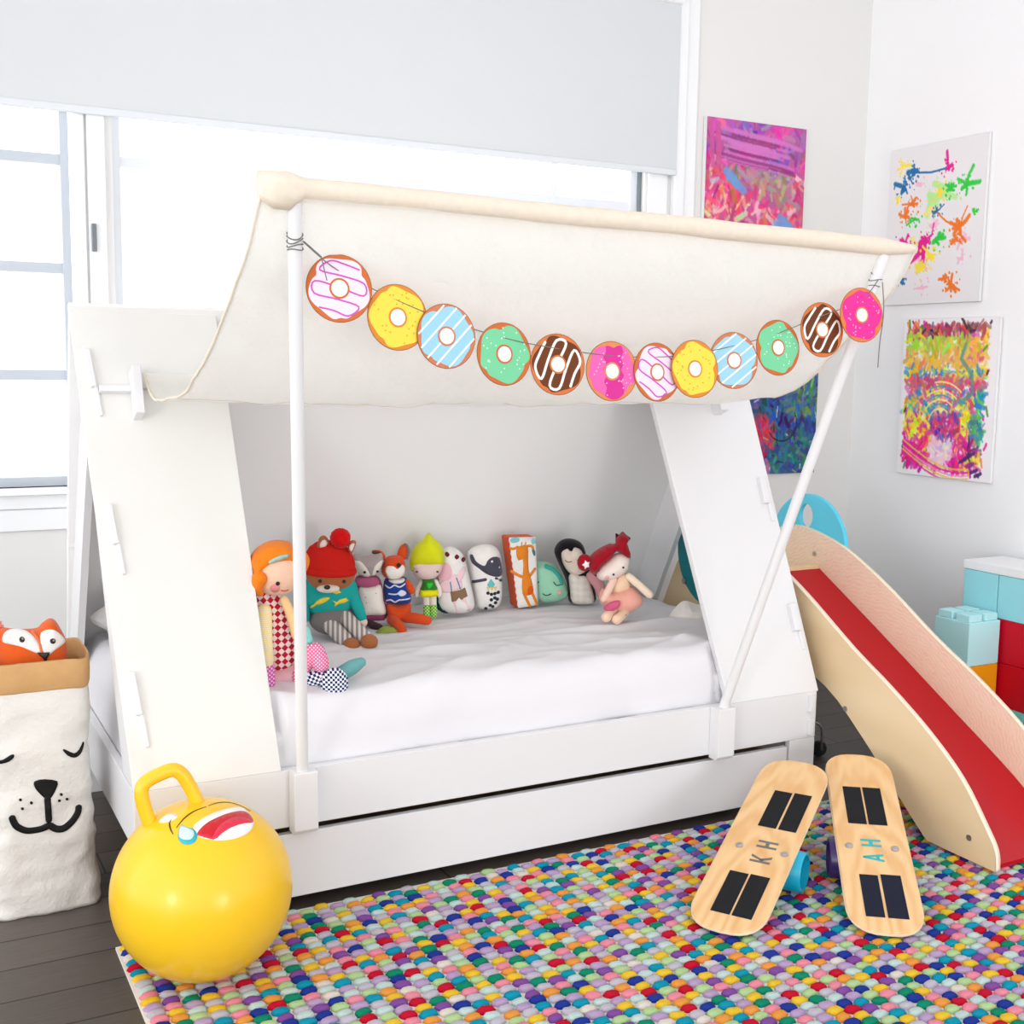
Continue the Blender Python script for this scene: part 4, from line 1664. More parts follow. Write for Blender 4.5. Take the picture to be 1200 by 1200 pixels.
for b, lb, col, sh in ((B1, 'cyan roller under the left balance board', (20, 172, 206), (0.36, -0.016)), (B2, 'dark purple roller under the right balance board', (62, 40, 104), (0.36, 0.010))):
    r0 = 0.0
    # height of the underside at this place along the deck decides the roller's radius
    c = b['o'] + b['u'] * sh[0]
    under = c.z - 0.015 / b['n'].z
    rad = (under - RT) / 2 * 0.985 * 1.0
    # tangent to the sloping underside: r(1+1/cos) fits between
    cosb = b['n'].z
    rad = (under - RT) / (1 + 1 / cosb) * 1.0
    ctr = Vector((c.x, c.y, RT + rad))
    axis = Vector((b['v'].x, b['v'].y, 0)).normalized()
    ctr = ctr - axis * sh[1]
    Lr = 0.098
    r = thing('roller', lb, 'roller', (ctr.x, ctr.y, RT), (0, 0, 0), 'rollers under the balance boards')
    m = MB()
    m.tube([ctr - axis * Lr, ctr - axis * (Lr - 0.004), ctr + axis * (Lr - 0.004), ctr + axis * Lr], [rad - 0.003, rad, rad, rad - 0.003], 36, caps=False)
    m.tube([ctr - axis * Lr, ctr + axis * Lr], rad - 0.008, 36, caps=False)
    for e in (-1, 1):
        m.tube([ctr + axis * e * Lr, ctr + axis * e * (Lr + 0.0001)], [rad - 0.003, rad - 0.008], 36, caps=False)
    RM = plain('roller_plastic_%d_%d_%d' % col, col, 0.3)
    obj('tube', m, RM, r, W=True)
    m = MB()
    m.tube([ctr - axis * (Lr - 0.02), ctr + axis * (Lr - 0.02)], rad - 0.0085, 36)
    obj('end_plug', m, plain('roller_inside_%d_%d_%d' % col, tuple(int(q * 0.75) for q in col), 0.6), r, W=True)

# ------------------------------------------------------------------ paper toy bag
bg = thing('paper_bag', 'white paper toy sack with a sleepy animal face and kraft cuff', 'bag', (-0.175, 0.378, 0))
BAGP = NT('white_kraft_paper', 0.7, 0.25)
bv = BAGP.coord()
BAGP.base(BAGP.mix(BAGP.noise(bv, 7.0, 4.0), lin((226, 222, 216)), lin((240, 237, 232))))
bn = BAGP.noise(bv, 14.0, 7.0, 0.62)
BAGP.bump(bn, 0.9, 0.012)
KRAFT = NT('brown_kraft_paper', 0.75, 0.2)
kv = KRAFT.coord()
KRAFT.base(KRAFT.mix(KRAFT.noise(kv, 18.0, 4.0), lin((196, 150, 98)), lin((216, 172, 120))))
KRAFT.bump(KRAFT.noise(kv, 20.0, 6.0), 0.6, 0.008)


def bag_r(th, z):
    """superellipse footprint, soft and slightly waisted"""
    hx, hy = 0.133, 0.135
    e = 0.42
    c, s = cos(th), sin(th)
    x = hx * math.copysign(abs(c) ** e, c)
    y = hy * math.copysign(abs(s) ** e, s)
    f = 1.0 + 0.025 * sin(z * 9) - 0.03 * math.exp(-((z - 0.33) / 0.15) ** 2)
    f += 0.10 * max(0, (0.10 - z) / 0.10) * max(0, c) ** 2 * max(0, -s + 0.7)
    cr = noise.noise(Vector((x * 9, y * 9, z * 11))) * 0.008 + abs(noise.noise(Vector((x * 13 + z * 7, y * 13, z * 17)))) * 0.011
    x, y = x * f, y * f
    L = math.hypot(x, y)
    k = 1 - cr / max(L, 0.02)
    return x * k, y * k


NT_, NZ = 96, 64
vs, fs = [], []
for j in range(NZ + 1):
    z = 0.585 * j / NZ
    for i in range(NT_):
        x, y = bag_r(2 * pi * i / NT_, z)
        if j == 0:
            x, y = x * 0.97, y * 0.97
        vs.append((x, y, z + 0.0015))
for j in range(NZ):
    for i in range(NT_):
        i2 = (i + 1) % NT_
        fs.append((j * NT_ + i, j * NT_ + i2, (j + 1) * NT_ + i2, (j + 1) * NT_ + i))
fs.append(tuple(range(NT_))[::-1])
m = MB()
m.add(vs, fs)
bb = obj('bag_body', m, BAGP.m, bg, ang=180)
m = MB()
vs, fs = [], []
pr = [(1.012, 0.566), (1.03, 0.570), (1.037, 0.60), (1.03, 0.634), (1.012, 0.640), (0.99, 0.634), (0.975, 0.60), (0.97, 0.563)]
for f, z in pr:
    for i in range(NT_):
        th_ = 2 * pi * i / NT_
        x, y = bag_r(th_, 0.56)
        vs.append((x * f, y * f, z + 0.003 * sin(3 * th_) - 0.022 * (x / 0.13) * 0.0 + 0.004 * noise.noise(Vector((x * 20, y * 20, 1)))))
for j in range(len(pr)):
    j2 = (j + 1) % len(pr)
    for i in range(NT_):
        i2 = (i + 1) % NT_
        fs.append((j * NT_ + i, j * NT_ + i2, j2 * NT_ + i2, j2 * NT_ + i))
m.add(vs, fs)
lab(obj('cuff', m, KRAFT.m, bg, ang=180), 'rolled brown kraft cuff')


def bagsurf(x, z):
    # front face: search the angle that gives this x on the front side
    lo_, hi_ = -pi + 0.05, -0.05
    for _ in range(26):
        md = (lo_ + hi_) / 2
        if bag_r(md, z)[0] < x:
            lo_ = md
        else:
            hi_ = md
    xx, yy = bag_r((lo_ + hi_) / 2, z)
    return Vector((xx, yy, z + 0.0015)), Vector((0.15 * x / 0.13, -1, 0)).normalized()


BS = 0.00212


def bp(px, py):
    # the photo's print laid out on the front face (metres from the bag's centre and the floor)
    return (-0.092 + (px - 40) * BS + 0.092, 0.0)


def bagpt(px, py):
    return ((px - 42.5) * 0.00205, (1078 - py - 0.20 * (px - 42.5)) * 0.00205)


Z5 = lambda x, y: (x / 4.6143, 840 + y / 4.6154)


def bagshape(name, poly, sm=2):
    m = MB()
    q = [bagpt(*Z5(x, y)) for x, y in poly]
    patch(m, smooth(q, sm) if sm > 1 else q, bagsurf, 0.0022, 0.006, 0.002)
    return obj(name, m, INK, bg, ang=180)


def bagline(name, pts, w):
    m = MB()
    q = smooth([bagpt(*Z5(x, y)) for x, y in pts], 7, False)
    patch(m, ribbon(q, w), bagsurf, 0.0026, 0.006, 0.002)
    return obj(name, m, INK, bg, ang=180)


bagshape('printed_nose', [(165, 330), (220, 314), (282, 320), (278, 360), (262, 395), (243, 425), (216, 425), (180, 385), (165, 360)], 2)
bagline('printed_mouth', [(229, 428), (230, 480), (232, 545)], 0.0155)
bagline('printed_mouth', [(45, 540), (65, 585), (115, 610), (180, 600), (222, 580)], 0.0155)
bagline('printed_mouth', [(240, 578), (270, 594), (310, 588), (355, 550), (385, 505), (392, 475)], 0.0155)
bagshape('printed_eye', [(316, 140), (332, 138), (375, 158), (405, 138), (428, 98), (434, 110), (420, 150), (398, 174), (372, 182), (340, 170)], 2)
bagshape('printed_eye', [(-62, 225), (-45, 220), (-20, 222), (10, 212), (45, 185), (65, 178), (64, 195), (40, 220), (5, 237), (-30, 242), (-58, 240)], 2)
for (x, y) in ((90, 434), (145, 450), (98, 484), (301, 397), (331, 425), (290, 434)):
    bagshape('printed_freckle', [(x + 8 * cos(t), y + 8 * sin(t)) for t in np.linspace(0, 2 * pi, 9)[:-1]], 1)

# ------------------------------------------------------------------ soft toys


class Toy:
    """soft toy laid out in a local x-z plane; px() converts photo pixels to metres from its base"""

    def __init__(s, name, label, cat, base, loc, sc, rz=-22, tilt=-8, group='soft toys along the tent bed'):
        s.root = thing(name, label, cat, loc, (R_(tilt), 0, R_(rz)), group)
        s.b, s.s = base, sc

    def p(s, x, y):
        return ((x - s.b[0]) * s.s, (s.b[1] - y) * s.s)

    def P(s, pts, k=3):
        q = [s.p(*a) for a in pts]
        return smooth(q, k) if k > 1 else q

    def pil(s, name, pts, T, mat, k=3, y0=0.0, par=None, w=None, step=None, back=1.0):
        q = Pillow(s.P(pts, k), T, step, w, y0, back)
        m = MB()
        q.into(m)
        o = obj(name, m, mat, par or s.root, ang=180)
        return o, q

    def pat(s, name, pts, q, mat, k=3, eps=0.0012, par=None, step=None):
        m = MB()
        poly = s.P(pts, k)
        A = np.asarray(poly)
        st = step or max(0.004, (A.max(0) - A.min(0)).max() / 9)
        patch(m, poly, q.surf, eps, st)
        return obj(name, m, mat, par or s.root, ang=180)

    def line(s, name, pts, q, w, mat, eps=0.0012, par=None, taper=False):
        m = MB()
        pl3 = [s.p(*a) for a in pts]
        patch(m, ribbon(smooth(pl3, 3, False) if len(pl3) > 2 else pl3, w, taper), q.surf, eps, 0.008)
        return obj(name, m, mat, par or s.root, ang=180)

    def dot(s, name, x, y, r, q, mat, eps=0.0016, par=None):
        m = MB()
        c = s.p(x, y)
        patch(m, circ(r * s.s, 12, c), q.surf, eps, r * s.s)
        return obj(name, m, mat, par or s.root, ang=180)

    def ball(s, name, x, y, rx, ry, rz_, dy, mat, par=None, rot=None, fn=None, nu=28, nv=18):
        a, b = s.p(x, y)
        m = MB()
        m.ell((a, dy, b), (rx * s.s, ry * s.s, rz_ * s.s), nu, nv, rot, fn)
        return obj(name, m, mat, par or s.root, ang=180)

    def limb(s, name, pts, rs, mat, par=None, n=14):
        """pts: (px,py,dy metres); rounded ends"""
        q = []
        for x, y, d in pts:
            a, b = s.p(x, y)
            q.append((a, d, b))
        q = smooth(q, 4, False)
        m_ = len(q)
        rr = [r * s.s for r in np.interp(np.linspace(0, 1, m_), np.linspace(0, 1, len(rs)), rs)]
        # domed ends
        e = [0.0, 0.45, 0.8]
        d0 = (Vector(q[0]) - Vector(q[1])).normalized()
        d1 = (Vector(q[-1]) - Vector(q[-2])).normalized()
        pre = [Vector(q[0]) + d0 * rr[0] * math.sqrt(1 - f * f) for f in (0.05, 0.5, 0.85)]
        post = [Vector(q[-1]) + d1 * rr[-1] * math.sqrt(1 - f * f) for f in (0.85, 0.5, 0.05)]
        m = MB()
        m.tube(pre + [Vector(a) for a in q] + post, [rr[0] * f for f in (0.05, 0.5, 0.85)] + rr + [rr[-1] * f for f in (0.85, 0.5, 0.05)], n)
        return obj(name, m, mat, par or s.root, ang=180)


class Surf:
    """front of an ellipsoid, for faces"""

    def __init__(s, c, r):
        s.c, s.r = c, r

    def surf(s, x, z):
        dx, dz = (x - s.c[0]) / s.r[0], (z - s.c[2]) / s.r[2]
        k = max(0.02, 1 - dx * dx - dz * dz)
        y = -math.sqrt(k)
        n = Vector((dx / s.r[0], y / s.r[1], dz / s.r[2])).normalized()
        return Vector((x, s.c[1] + y * s.r[1], z)), n


def fuzz(amp, sc, off=0.0):
    return lambda v: 1 + amp * noise.noise(v * sc + Vector((off, off, off)))


FELT = fab
SKIN = fab((248, 206, 178))
BLK = plain('black_bead', (16, 14, 14), 0.35)

# --- orange-haired doll in a red checked dress
t = Toy('rag_doll', 'orange-haired rag doll in red checked dress slumped behind the left pole', 'doll', (345, 800), (0.46, 0.255, 0.52), 0.00227, -14, -4)
CHK = checker('red_check_cloth', (188, 34, 52), (248, 226, 224), 78.0, 0.78)
o, qd = t.pil('dress', [(300, 690), (312, 684), (326, 690), (341, 710), (349, 740), (352, 778), (342, 788), (325, 790), (308, 770), (300, 735)], 0.05, CHK)
t.pil('skirt', [(306, 775), (325, 780), (352, 774), (362, 785), (356, 800), (335, 803), (312, 800)], 0.055, fab((240, 190, 196)), y0=0.0)
hx, hz = t.p(329, 664)
hs = Surf((hx, -0.035, hz), (33 * t.s, 30 * t.s, 31 * t.s))
t.ball('head', 329, 664, 33, 30, 31, -0.035, SKIN)
hair, qh = t.pil('hair', [(299, 672), (297, 655), (306, 640), (322, 631), (342, 632), (356, 642), (363, 656), (361, 668), (350, 660), (335, 663), (318, 669), (311, 684), (302, 684)], 0.075, fab((242, 132, 26)), y0=-0.035, w=0.05)
t.limb('hair_bunch', [(309, 672, -0.09), (306, 683, -0.08), (310, 690, -0.07)], [9, 7, 4], fab((242, 132, 26)), hair)
t.limb('hair_bunch', [(357, 645, -0.05), (361, 655, -0.05), (360, 664, -0.05)], [5, 6, 4], fab((242, 132, 26)), hair)
t.line('hair_clip', [(319, 654), (329, 649), (342, 646)], qh, 0.010, fab((178, 206, 192)), 0.004, hair, True)
t.dot('eye', 329, 678, 2.3, hs, BLK, 0.0015)
t.dot('eye', 353, 676, 2.3, hs, BLK, 0.0015)
t.dot('cheek', 326, 684, 5.5, hs, fab((240, 150, 150)), 0.0008)
t.line('mouth', [(333, 687), (337, 688), (341, 687)], hs, 0.002, fab((190, 60, 60)), 0.001)
t.ball('bow', 295, 664, 5, 4, 7, -0.03, fab((236, 110, 196)))
t.limb('sleeve', [(314, 712, -0.055), (313, 740, -0.075), (315, 768, -0.075)], [9, 10, 9], stripes('yellow_stripe_cloth', (250, 226, 150), (252, 240, 206), 60))
t.limb('mitten', [(316, 778, -0.075), (318, 794, -0.075)], [9, 7], dots('pink_dot_cloth', (226, 96, 186), (250, 226, 244), 130.0))
t.limb('arm', [(337, 700, -0.05), (344, 716, -0.06), (350, 740, -0.07)], [5, 6, 6], fab((246, 206, 150)))
PDOT = dots('rose_dot_cloth', (236, 110, 160), (252, 230, 240), 150.0)
t.limb('leg', [(352, 790, -0.05), (362, 768, -0.085), (370, 758, -0.09), (376, 772, -0.10)], [8, 10, 11, 10], PDOT)
t.limb('leg', [(352, 795, -0.04), (370, 790, -0.085), (386, 788, -0.10)], [9, 9, 8], checker('navy_print_cloth', (34, 46, 100), (240, 240, 246), 150.0, 0.4))
GING = checker('navy_gingham', (30, 44, 96), (238, 240, 246), 165.0, 0.0)
t.ball('shoe', 391, 794, 16, 13, 18, -0.115, GING)
t.limb('foot', [(398, 788, -0.08), (414, 780, -0.07), (424, 775, -0.07)], [9, 9, 6], fab((110, 170, 172)))
t.limb('ribbon', [(362, 735, -0.05), (364, 748, -0.06)], [4, 5], fab((140, 214, 210)))

# --- bear in a red bobble hat
t = Toy('plush_bear', 'brown plush animal in red bobble hat and teal fish jumper', 'plush toy', (385, 738), (0.715, 0.683, 0.546), 0.00263, -20, 1)
BRN = fab((176, 108, 66))
bx, bz = t.p(387, 694)
bs_ = Surf((bx, 0.0, bz), (33 * t.s, 26 * t.s, 32 * t.s))
body = t.ball('jumper', 387, 694, 33, 26, 32, 0.0, knit((44, 186, 180)))
lab(body, 'teal knitted jumper')
for pts in ([(369, 701), (372, 697), (377, 693.5), (383, 692), (387, 692.5), (384, 696), (378, 699.5), (372, 701.5), (368, 705), (364, 707), (366, 703)], [(388, 686), (384, 687), (386, 684), (384, 681), (389, 683), (394, 682.5), (400, 687), (394, 688.5)],
            [(395, 698), (399, 695), (405, 694), (408, 697), (403, 699.5), (397, 700), (392, 703), (393, 699), (390, 696)]):
    t.pat('fish_motif', pts, bs_, fab((250, 218, 60)), 1, 0.0015, body)
t.ball('trousers', 391, 722, 29, 27, 19, -0.01, knit((142, 134, 134)))
t.ball('head', 388, 669, 28, 24, 20, -0.025, BRN)
hx, hz = t.p(388, 669)
hs = Surf((hx, -0.025, hz), (28 * t.s, 24 * t.s, 20 * t.s))
mz = t.ball('muzzle', 385, 681, 13, 7, 5, -0.078, fab((240, 226, 214)))
t.ball('nose', 384, 678, 3.6, 3, 2.6, -0.098, BLK)
t.dot('eye', 376, 672, 2.0, hs, BLK, 0.002)
t.dot('eye', 403, 673, 2.0, hs, BLK, 0.002)
HAT = knit((226, 42, 34), 150)


def capring(name, prof, cx, cy, par):
    a, b = t.p(cx, cy)
    m = MB()
    m.lathe([(r * t.s, z * t.s) for r, z in prof], 40)
    for i, v in enumerate(m.V):
        m.V[i] = Vector((v.x + a, v.y * 0.88 - 0.025, v.z + b - 0.05 * v.x))
    return obj(name, m, HAT, par, ang=180)


hat = capring('hat', [(24, -1), (29, -1), (30, 3), (29.7, 10), (27.5, 18), (22.5, 26), (15, 31.5), (7, 34), (0.5, 34.5)], 386, 663, t.root)
capring('hat_band', [(25, -4), (30, -4.2), (31.6, -2), (31.8, 1), (30.6, 3.4), (27, 3.6)], 386, 663, hat)
t.ball('pompom', 399, 624, 11.5, 11, 11.5, -0.06, fab((222, 12, 18)), hat, None, lambda v: 1 + 0.14 * noise.noise(v * 9), 44, 30)
for pts, cpts in (([(373, 636), (375, 624), (381, 621), (386, 627), (384, 634)], [(376, 634), (377, 628), (381, 625), (384, 629), (382, 633)]),
                  ([(407, 634), (411, 627), (417, 628), (415, 636), (411, 643)], [(409, 634), (412, 630), (415, 630), (413, 636), (411, 639)])):
    e, qe = t.pil('ear', pts, 0.012, BRN, y0=-0.055)
    t.pat('ear_lining', cpts, qe, fab((246, 230, 222)), 2, 0.0015, e)
t.limb('arm', [(409, 688, -0.02), (418, 705, -0.04), (423, 718, -0.045)], [8, 7, 6], knit((44, 186, 180)))
t.limb('arm', [(362, 688, -0.02), (357, 705, -0.03), (358, 718, -0.04)], [8, 7, 6], knit((44, 186, 180)))
t.ball('paw', 424, 724, 6, 6, 6, -0.045, fab((238, 214, 190)))
STR = stripes('grey_stripe_knit', (150, 142, 140), (226, 218, 212), 22.0, 'X')
for a, b in (((384, 724), (406, 738)), ((404, 718), (426, 734))):
    t.limb('leg', [(a[0], a[1], -0.05), ((a[0] + b[0]) / 2, (a[1] + b[1]) / 2 - 1, -0.10), (b[0], b[1], -0.14)], [9, 9, 9], STR)
    t.ball('foot', b[0] + 5, b[1] + 2, 10, 10, 9, -0.165, BRN)

# --- little grey fox doll
t = Toy('plush_fox', 'small grey fox doll in a mauve dress with spotted cream apron', 'plush toy', (433, 727), (0.878, 0.757, 0.546), 0.00274, -22, 1)
GRY = fab((176, 164, 162))
t.pil('dress', [(418, 673), (432, 671), (444, 674), (449, 690), (453, 722), (440, 726), (424, 725), (416, 705), (412, 690)], 0.035, fab((176, 78, 122)))
o, qa = t.pil('apron', [(420, 683), (432, 681), (446, 682), (449, 700), (452, 716), (436, 718), (423, 717), (421, 700)], 0.03, dots('spot_apron', (244, 236, 226), (150, 160, 150), 75.0, 0.14, 0.6), y0=-0.02)
t.pil('scarf', [(417, 674), (430, 671), (442, 673), (443, 681), (430, 684), (418, 681)], 0.02, fab((190, 92, 132)), y0=-0.03)
hd, qh = t.pil('head', [(414, 652), (416, 646), (424, 648), (440, 646), (447, 645), (449, 655), (445, 665), (436, 672), (427, 672), (418, 666)], 0.042, GRY, y0=-0.015)
t.pat('cheek_patch', [(414.5, 653), (422, 652), (429, 658), (434, 668), (430, 671.5), (424, 670), (418, 665)], qh, fab((244, 236, 224)), 2, 0.0015, hd)
t.pat('cheek_patch', [(448.5, 652), (444, 653), (439, 658), (436, 668), (439, 670), (444, 664)], qh, fab((244, 236, 224)), 2, 0.0015, hd)
t.dot('eye', 428, 664, 1.5, qh, BLK, 0.003, hd)
t.dot('eye', 442, 664, 1.5, qh, BLK, 0.003, hd)
t.limb('arm', [(417, 682, -0.01), (412, 692, -0.02), (413, 702, -0.02)], [4, 4, 3.5], fab((198, 180, 182)))
t.pil('tail', [(440, 733), (450, 725), (462, 727), (470, 731), (455, 736), (443, 737)], 0.02, fab((156, 172, 78)), y0=-0.085)
t.limb('leg', [(430, 726, -0.02), (444, 731, -0.04)], [4, 5], fab((70, 52, 60)))

# --- orange kid with blue jumper
t = Toy('plush_kangaroo', 'orange long-eared plush animal in a navy rope-pattern jumper', 'plush toy', (468, 725), (0.975, 0.743, 0.546), 0.00276, -22, 1)
ORG_ = fab((226, 82, 34))
hd, qh = t.pil('head', [(450, 654), (455, 648), (466, 647), (473, 651), (475, 662), (473, 670), (464, 675), (453, 674), (447, 666)], 0.045, ORG_, y0=-0.02)
fc = t.pat('face_patch', [(452, 662), (455, 657), (461, 657), (466, 660), (471, 656), (474, 661), (472, 669), (464, 673), (456, 672)], qh, dots('speckled_face', (248, 242, 232), (210, 190, 180), 140, 0.13, 0.7), 3, 0.0016, hd)
t.dot('nose', 466.5, 656, 2.2, qh, BLK, 0.004, hd)
e, qe = t.pil('ear', [(449, 654), (445, 646), (437, 645), (437, 641), (446, 641), (452, 648)], 0.009, ORG_, y0=-0.02)
t.pat('ear_lining', [(437.5, 644.5), (438, 641.5), (445, 642), (446, 645)], qe, fab((98, 72, 66)), 2, 0.002, e)
e, qe = t.pil('ear', [(465, 649), (468, 638), (473, 634), (478, 640), (476, 652), (471, 652)], 0.010, ORG_, y0=-0.01)
t.pil('ear_back', [(473, 634), (477, 634), (480, 642), (478, 652), (475, 651), (476, 641)], 0.010, fab((140, 122, 118)), y0=-0.012, par=e)
bd, qb = t.pil('jumper', [(452, 674), (464, 673), (476, 674), (480, 688), (481, 704), (466, 706), (453, 704), (449, 690)], 0.045, fab((34, 68, 150)), y0=-0.01)
for pts in ([(452, 681), (457, 683), (462, 680), (468, 682), (474, 679)], [(456, 690), (465, 690), (470, 686), (475, 690), (470, 692), (466, 689)], [(453, 699), (458, 697), (463, 700), (468, 697), (480, 697)]):
    t.line('rope_print', pts, qb, 0.0042, fab((232, 234, 244)), 0.0016, bd)
t.pil('collar', [(455, 675), (464, 673), (474, 674), (471, 678), (462, 679)], 0.03, fab((240, 234, 226)), y0=-0.03)
t.pil('bottom', [(453, 702), (466, 704), (480, 702), (482, 715), (478, 724), (464, 726), (454, 722)], 0.05, ORG_, y0=-0.015)
t.limb('leg', [(474, 718, -0.05), (488, 717, -0.075), (500, 719, -0.085)], [6, 6.5, 5], ORG_)
t.limb('leg', [(460, 720, -0.05), (467, 724, -0.10), (471, 727, -0.12)], [7, 6.5, 5], ORG_)
t.limb('arm', [(476, 679, -0.02), (480, 684, -0.03), (482, 688, -0.03)], [4, 4.5, 4], ORG_)

# --- lime-haired doll
t = Toy('rag_doll', 'slim doll with pointed lime-yellow hair and green top', 'doll', (503, 719), (1.096, 0.776, 0.546), 0.00282, -22, 1)
LIME = fab((226, 232, 30))
hd, qh = t.pil('head', [(481, 655), (484, 668), (493, 675), (506, 675), (515, 668), (518, 655), (510, 650), (490, 650)], 0.04, fab((238, 212, 206)), y0=-0.02)
hr, qr = t.pil('hair', [(480, 662), (480, 648), (485, 637), (494, 629), (501, 620), (507, 627), (515, 633), (519, 645), (519, 658), (514, 659), (500, 661), (487, 660), (485, 668)], 0.05, LIME, y0=-0.02, k=2)
t.dot('eye', 488, 664, 1.2, qh, fab((120, 84, 84)), 0.0025, hd)
t.dot('eye', 511, 664, 1.2, qh, fab((120, 84, 84)), 0.0025, hd)
tp, qt = t.pil('top', [(495, 674), (506, 674), (510, 681), (512, 688), (500, 690), (492, 688), (494, 681)], 0.025, fab((64, 134, 46)), y0=-0.015)
t.pat('heart_motif', [(502, 685), (499, 680), (501, 678), (502.5, 679), (504.5, 678), (506, 680)], qt, fab((40, 220, 60)), 2, 0.002, tp)
t.pil('skirt', [(493, 687), (511, 687), (512, 695), (493, 696)], 0.028, fab((248, 240, 30)), y0=-0.016)
t.limb('arm', [(494, 679, -0.01), (489, 688, -0.012), (488, 694, -0.014)], [3, 3, 3], fab((246, 232, 222)))
t.limb('arm', [(510, 679, -0.01), (514, 688, -0.012), (514, 694, -0.014)], [3, 3, 3], fab((246, 232, 222)))
GCK = checker('lime_check', (206, 240, 130), (70, 160, 50), 190.0)
for x in (499, 507):
    t.limb('leg', [(x, 694, -0.012), (x + 0.6, 708, -0.016)], [4.2, 3.6], fab((246, 238, 226)))
    t.limb('sock', [(x + 0.6, 708, -0.018), (x + 1, 717, -0.022)], [4, 4.2], GCK)

# --- flat printed cushions
CW = fab((246, 242, 238))
t = Toy('printed_cushion', 'cushion with a pink animal in brown shorts and blue braces', 'cushion', (535, 717), (1.19, 0.764, 0.546), 0.00284, -24, 1)
o, q = t.pil('cushion_body', [(513, 650), (518, 641), (528, 638), (540, 645), (546, 660), (551, 682), (556, 706), (551, 715), (536, 718), (520, 715), (512, 704), (510, 680)], 0.045, CW)
t.pil('backing', [(511, 690), (516, 696), (520, 708), (527, 716), (520, 717), (511, 710)], 0.02, dots('leaf_print', (20, 74, 70), (90, 140, 120), 110, 0.2, 0.8), y0=0.0)
PK, PK2 = fab((248, 196, 206)), fab((250, 214, 220))
t.pat('printed_head', [(513, 660), (519, 655), (525, 656), (529, 664), (527, 672), (520, 676), (512, 674)], q, PK, 3)
t.pat('printed_arm', [(533, 672), (541, 660), (545, 664), (538, 677)], q, PK2, 2)
t.pat('printed_body', [(518, 676), (528, 668), (537, 670), (541, 684), (529, 688), (520, 690), (512, 684)], q, PK2, 2, 0.0008)
t.pat('printed_shorts', [(527, 688), (544, 684), (547, 694), (540, 698), (537, 695), (534, 699), (529, 700)], q, fab((142, 112, 82)), 1, 0.0016)
t.line('printed_brace', [(527, 677), (528.5, 687)], q, 0.0035, fab((70, 140, 160)), 0.0018)
t.line('printed_brace', [(534, 672), (538.5, 685)], q, 0.0035, fab((70, 140, 160)), 0.0018)
t.line('printed_leg', [(532, 700), (536, 714)], q, 0.012, PK2, 0.001)
t.line('printed_leg', [(542, 697), (549, 710)], q, 0.012, PK2, 0.001)
for x, y in ((523, 645), (534, 648), (542, 652)):
    t.pat('printed_mark', [(x - 2.5, y), (x, y - 2.5), (x + 3, y + 0.5), (x, y + 3)], q, fab((112, 34, 42)), 2, 0.0016)

t = Toy('printed_cushion', 'rounded white cushion with a charcoal long-snouted animal print', 'cushion', (571, 713), (1.308, 0.773, 0.546), 0.00289, -24, 1)
o, q = t.pil('cushion_body', [(547, 648), (552, 640), (562, 636), (574, 636), (583, 642), (587, 655), (588, 680), (588, 700), (583, 710), (570, 713), (558, 710), (553, 690), (549, 668)], 0.045, CW)
CHC = fab((78, 76, 90))
t.pat('printed_animal', [(550, 647), (553, 646), (556, 652), (561, 656), (567, 658), (570, 652), (576, 648), (584, 650), (587, 662), (587, 671), (578, 671), (568, 667), (560, 661), (552, 655)], q, CHC, 2)
t.dot('printed_eye', 575, 653, 1.3, q, fab((240, 240, 244)), 0.0022)
t.line('printed_arm', [(554, 678), (560, 676), (568, 674)], q, 0.010, CHC)
t.line('printed_arm', [(580, 673), (587, 677)], q, 0.008, CHC)
t.pat('printed_collar', [(570, 680), (574, 673), (579, 680), (577, 684), (572, 684)], q, fab((110, 200, 200)), 1)
for x in (571.5, 575.5, 579.5):
    t.pat('printed_flag', [(x - 2, 683), (x + 2, 683), (x, 688)], q, fab((246, 206, 120)), 1, 0.0014)
for x, y in ((571, 690), (575, 691.5), (579, 691), (583, 690), (575, 698), (579, 696), (582, 698), (580, 702), (574, 705), (577, 707), (569, 709.5)):
    t.dot('printed_spot', x, y, 2.0, q, fab((34, 48, 60)), 0.0014)

t = Toy('printed_cushion', 'tall box-shaped giraffe cushion with orange scalloped side', 'cushion', (612, 709), (1.444, 0.775, 0.546), 0.00293, -3, 1)
fr = [(587, 624), (622, 625), (628, 707), (601, 709)]
q4 = [t.p(*a) for a in fr]
m = MB()
m.prism(q4, lambda a, b, d: (a, d, b), -0.03, 0.03)
sidec = obj('cushion_body', m, fab((214, 84, 34)), t.root, bevel=0.007, seg=3)


class Flat:
    def __init__(s, y):
        s.y = y

    def surf(s, x, z):
        return Vector((x, s.y, z)), Vector((0, -1, 0))


fl = Flat(-0.0302)
m = MB()
lft = [(587 + (601 - 587) * k / 22 + (0.4 if k % 2 else 1.4), 624.5 + 84 * k / 22) for k in range(23)]
patch(m, [t.p(*a) for a in lft[::-1] + [(622, 625.5), (627.6, 706.5)]], fl.surf, 0.001, 0.02)
obj('front_print', m, fab((246, 244, 240)), t.root, ang=180)
fl = Flat(-0.0312)
GO = fab((240, 142, 44))
t.pat('printed_giraffe', [(598, 637), (604, 635), (612, 635), (613, 650), (614, 664), (618, 676), (621, 690), (615, 694), (607, 692), (606, 676), (607, 660), (606, 651), (601, 652), (598, 646)], fl, GO, 2, 0.0008)
t.pat('printed_patch', [(613, 687), (617, 683), (621, 687), (619, 693), (614, 693)], fl, fab((226, 96, 30)), 2, 0.0014)
for pts in ([(592, 664), (600, 669), (607, 672)], [(615, 672), (619, 667), (622, 663)], [(609, 692), (613, 700), (617, 707)], [(619, 691), (623, 699), (626, 705)]):
    t.line('printed_limb', pts, fl, 0.010, GO, 0.0006)
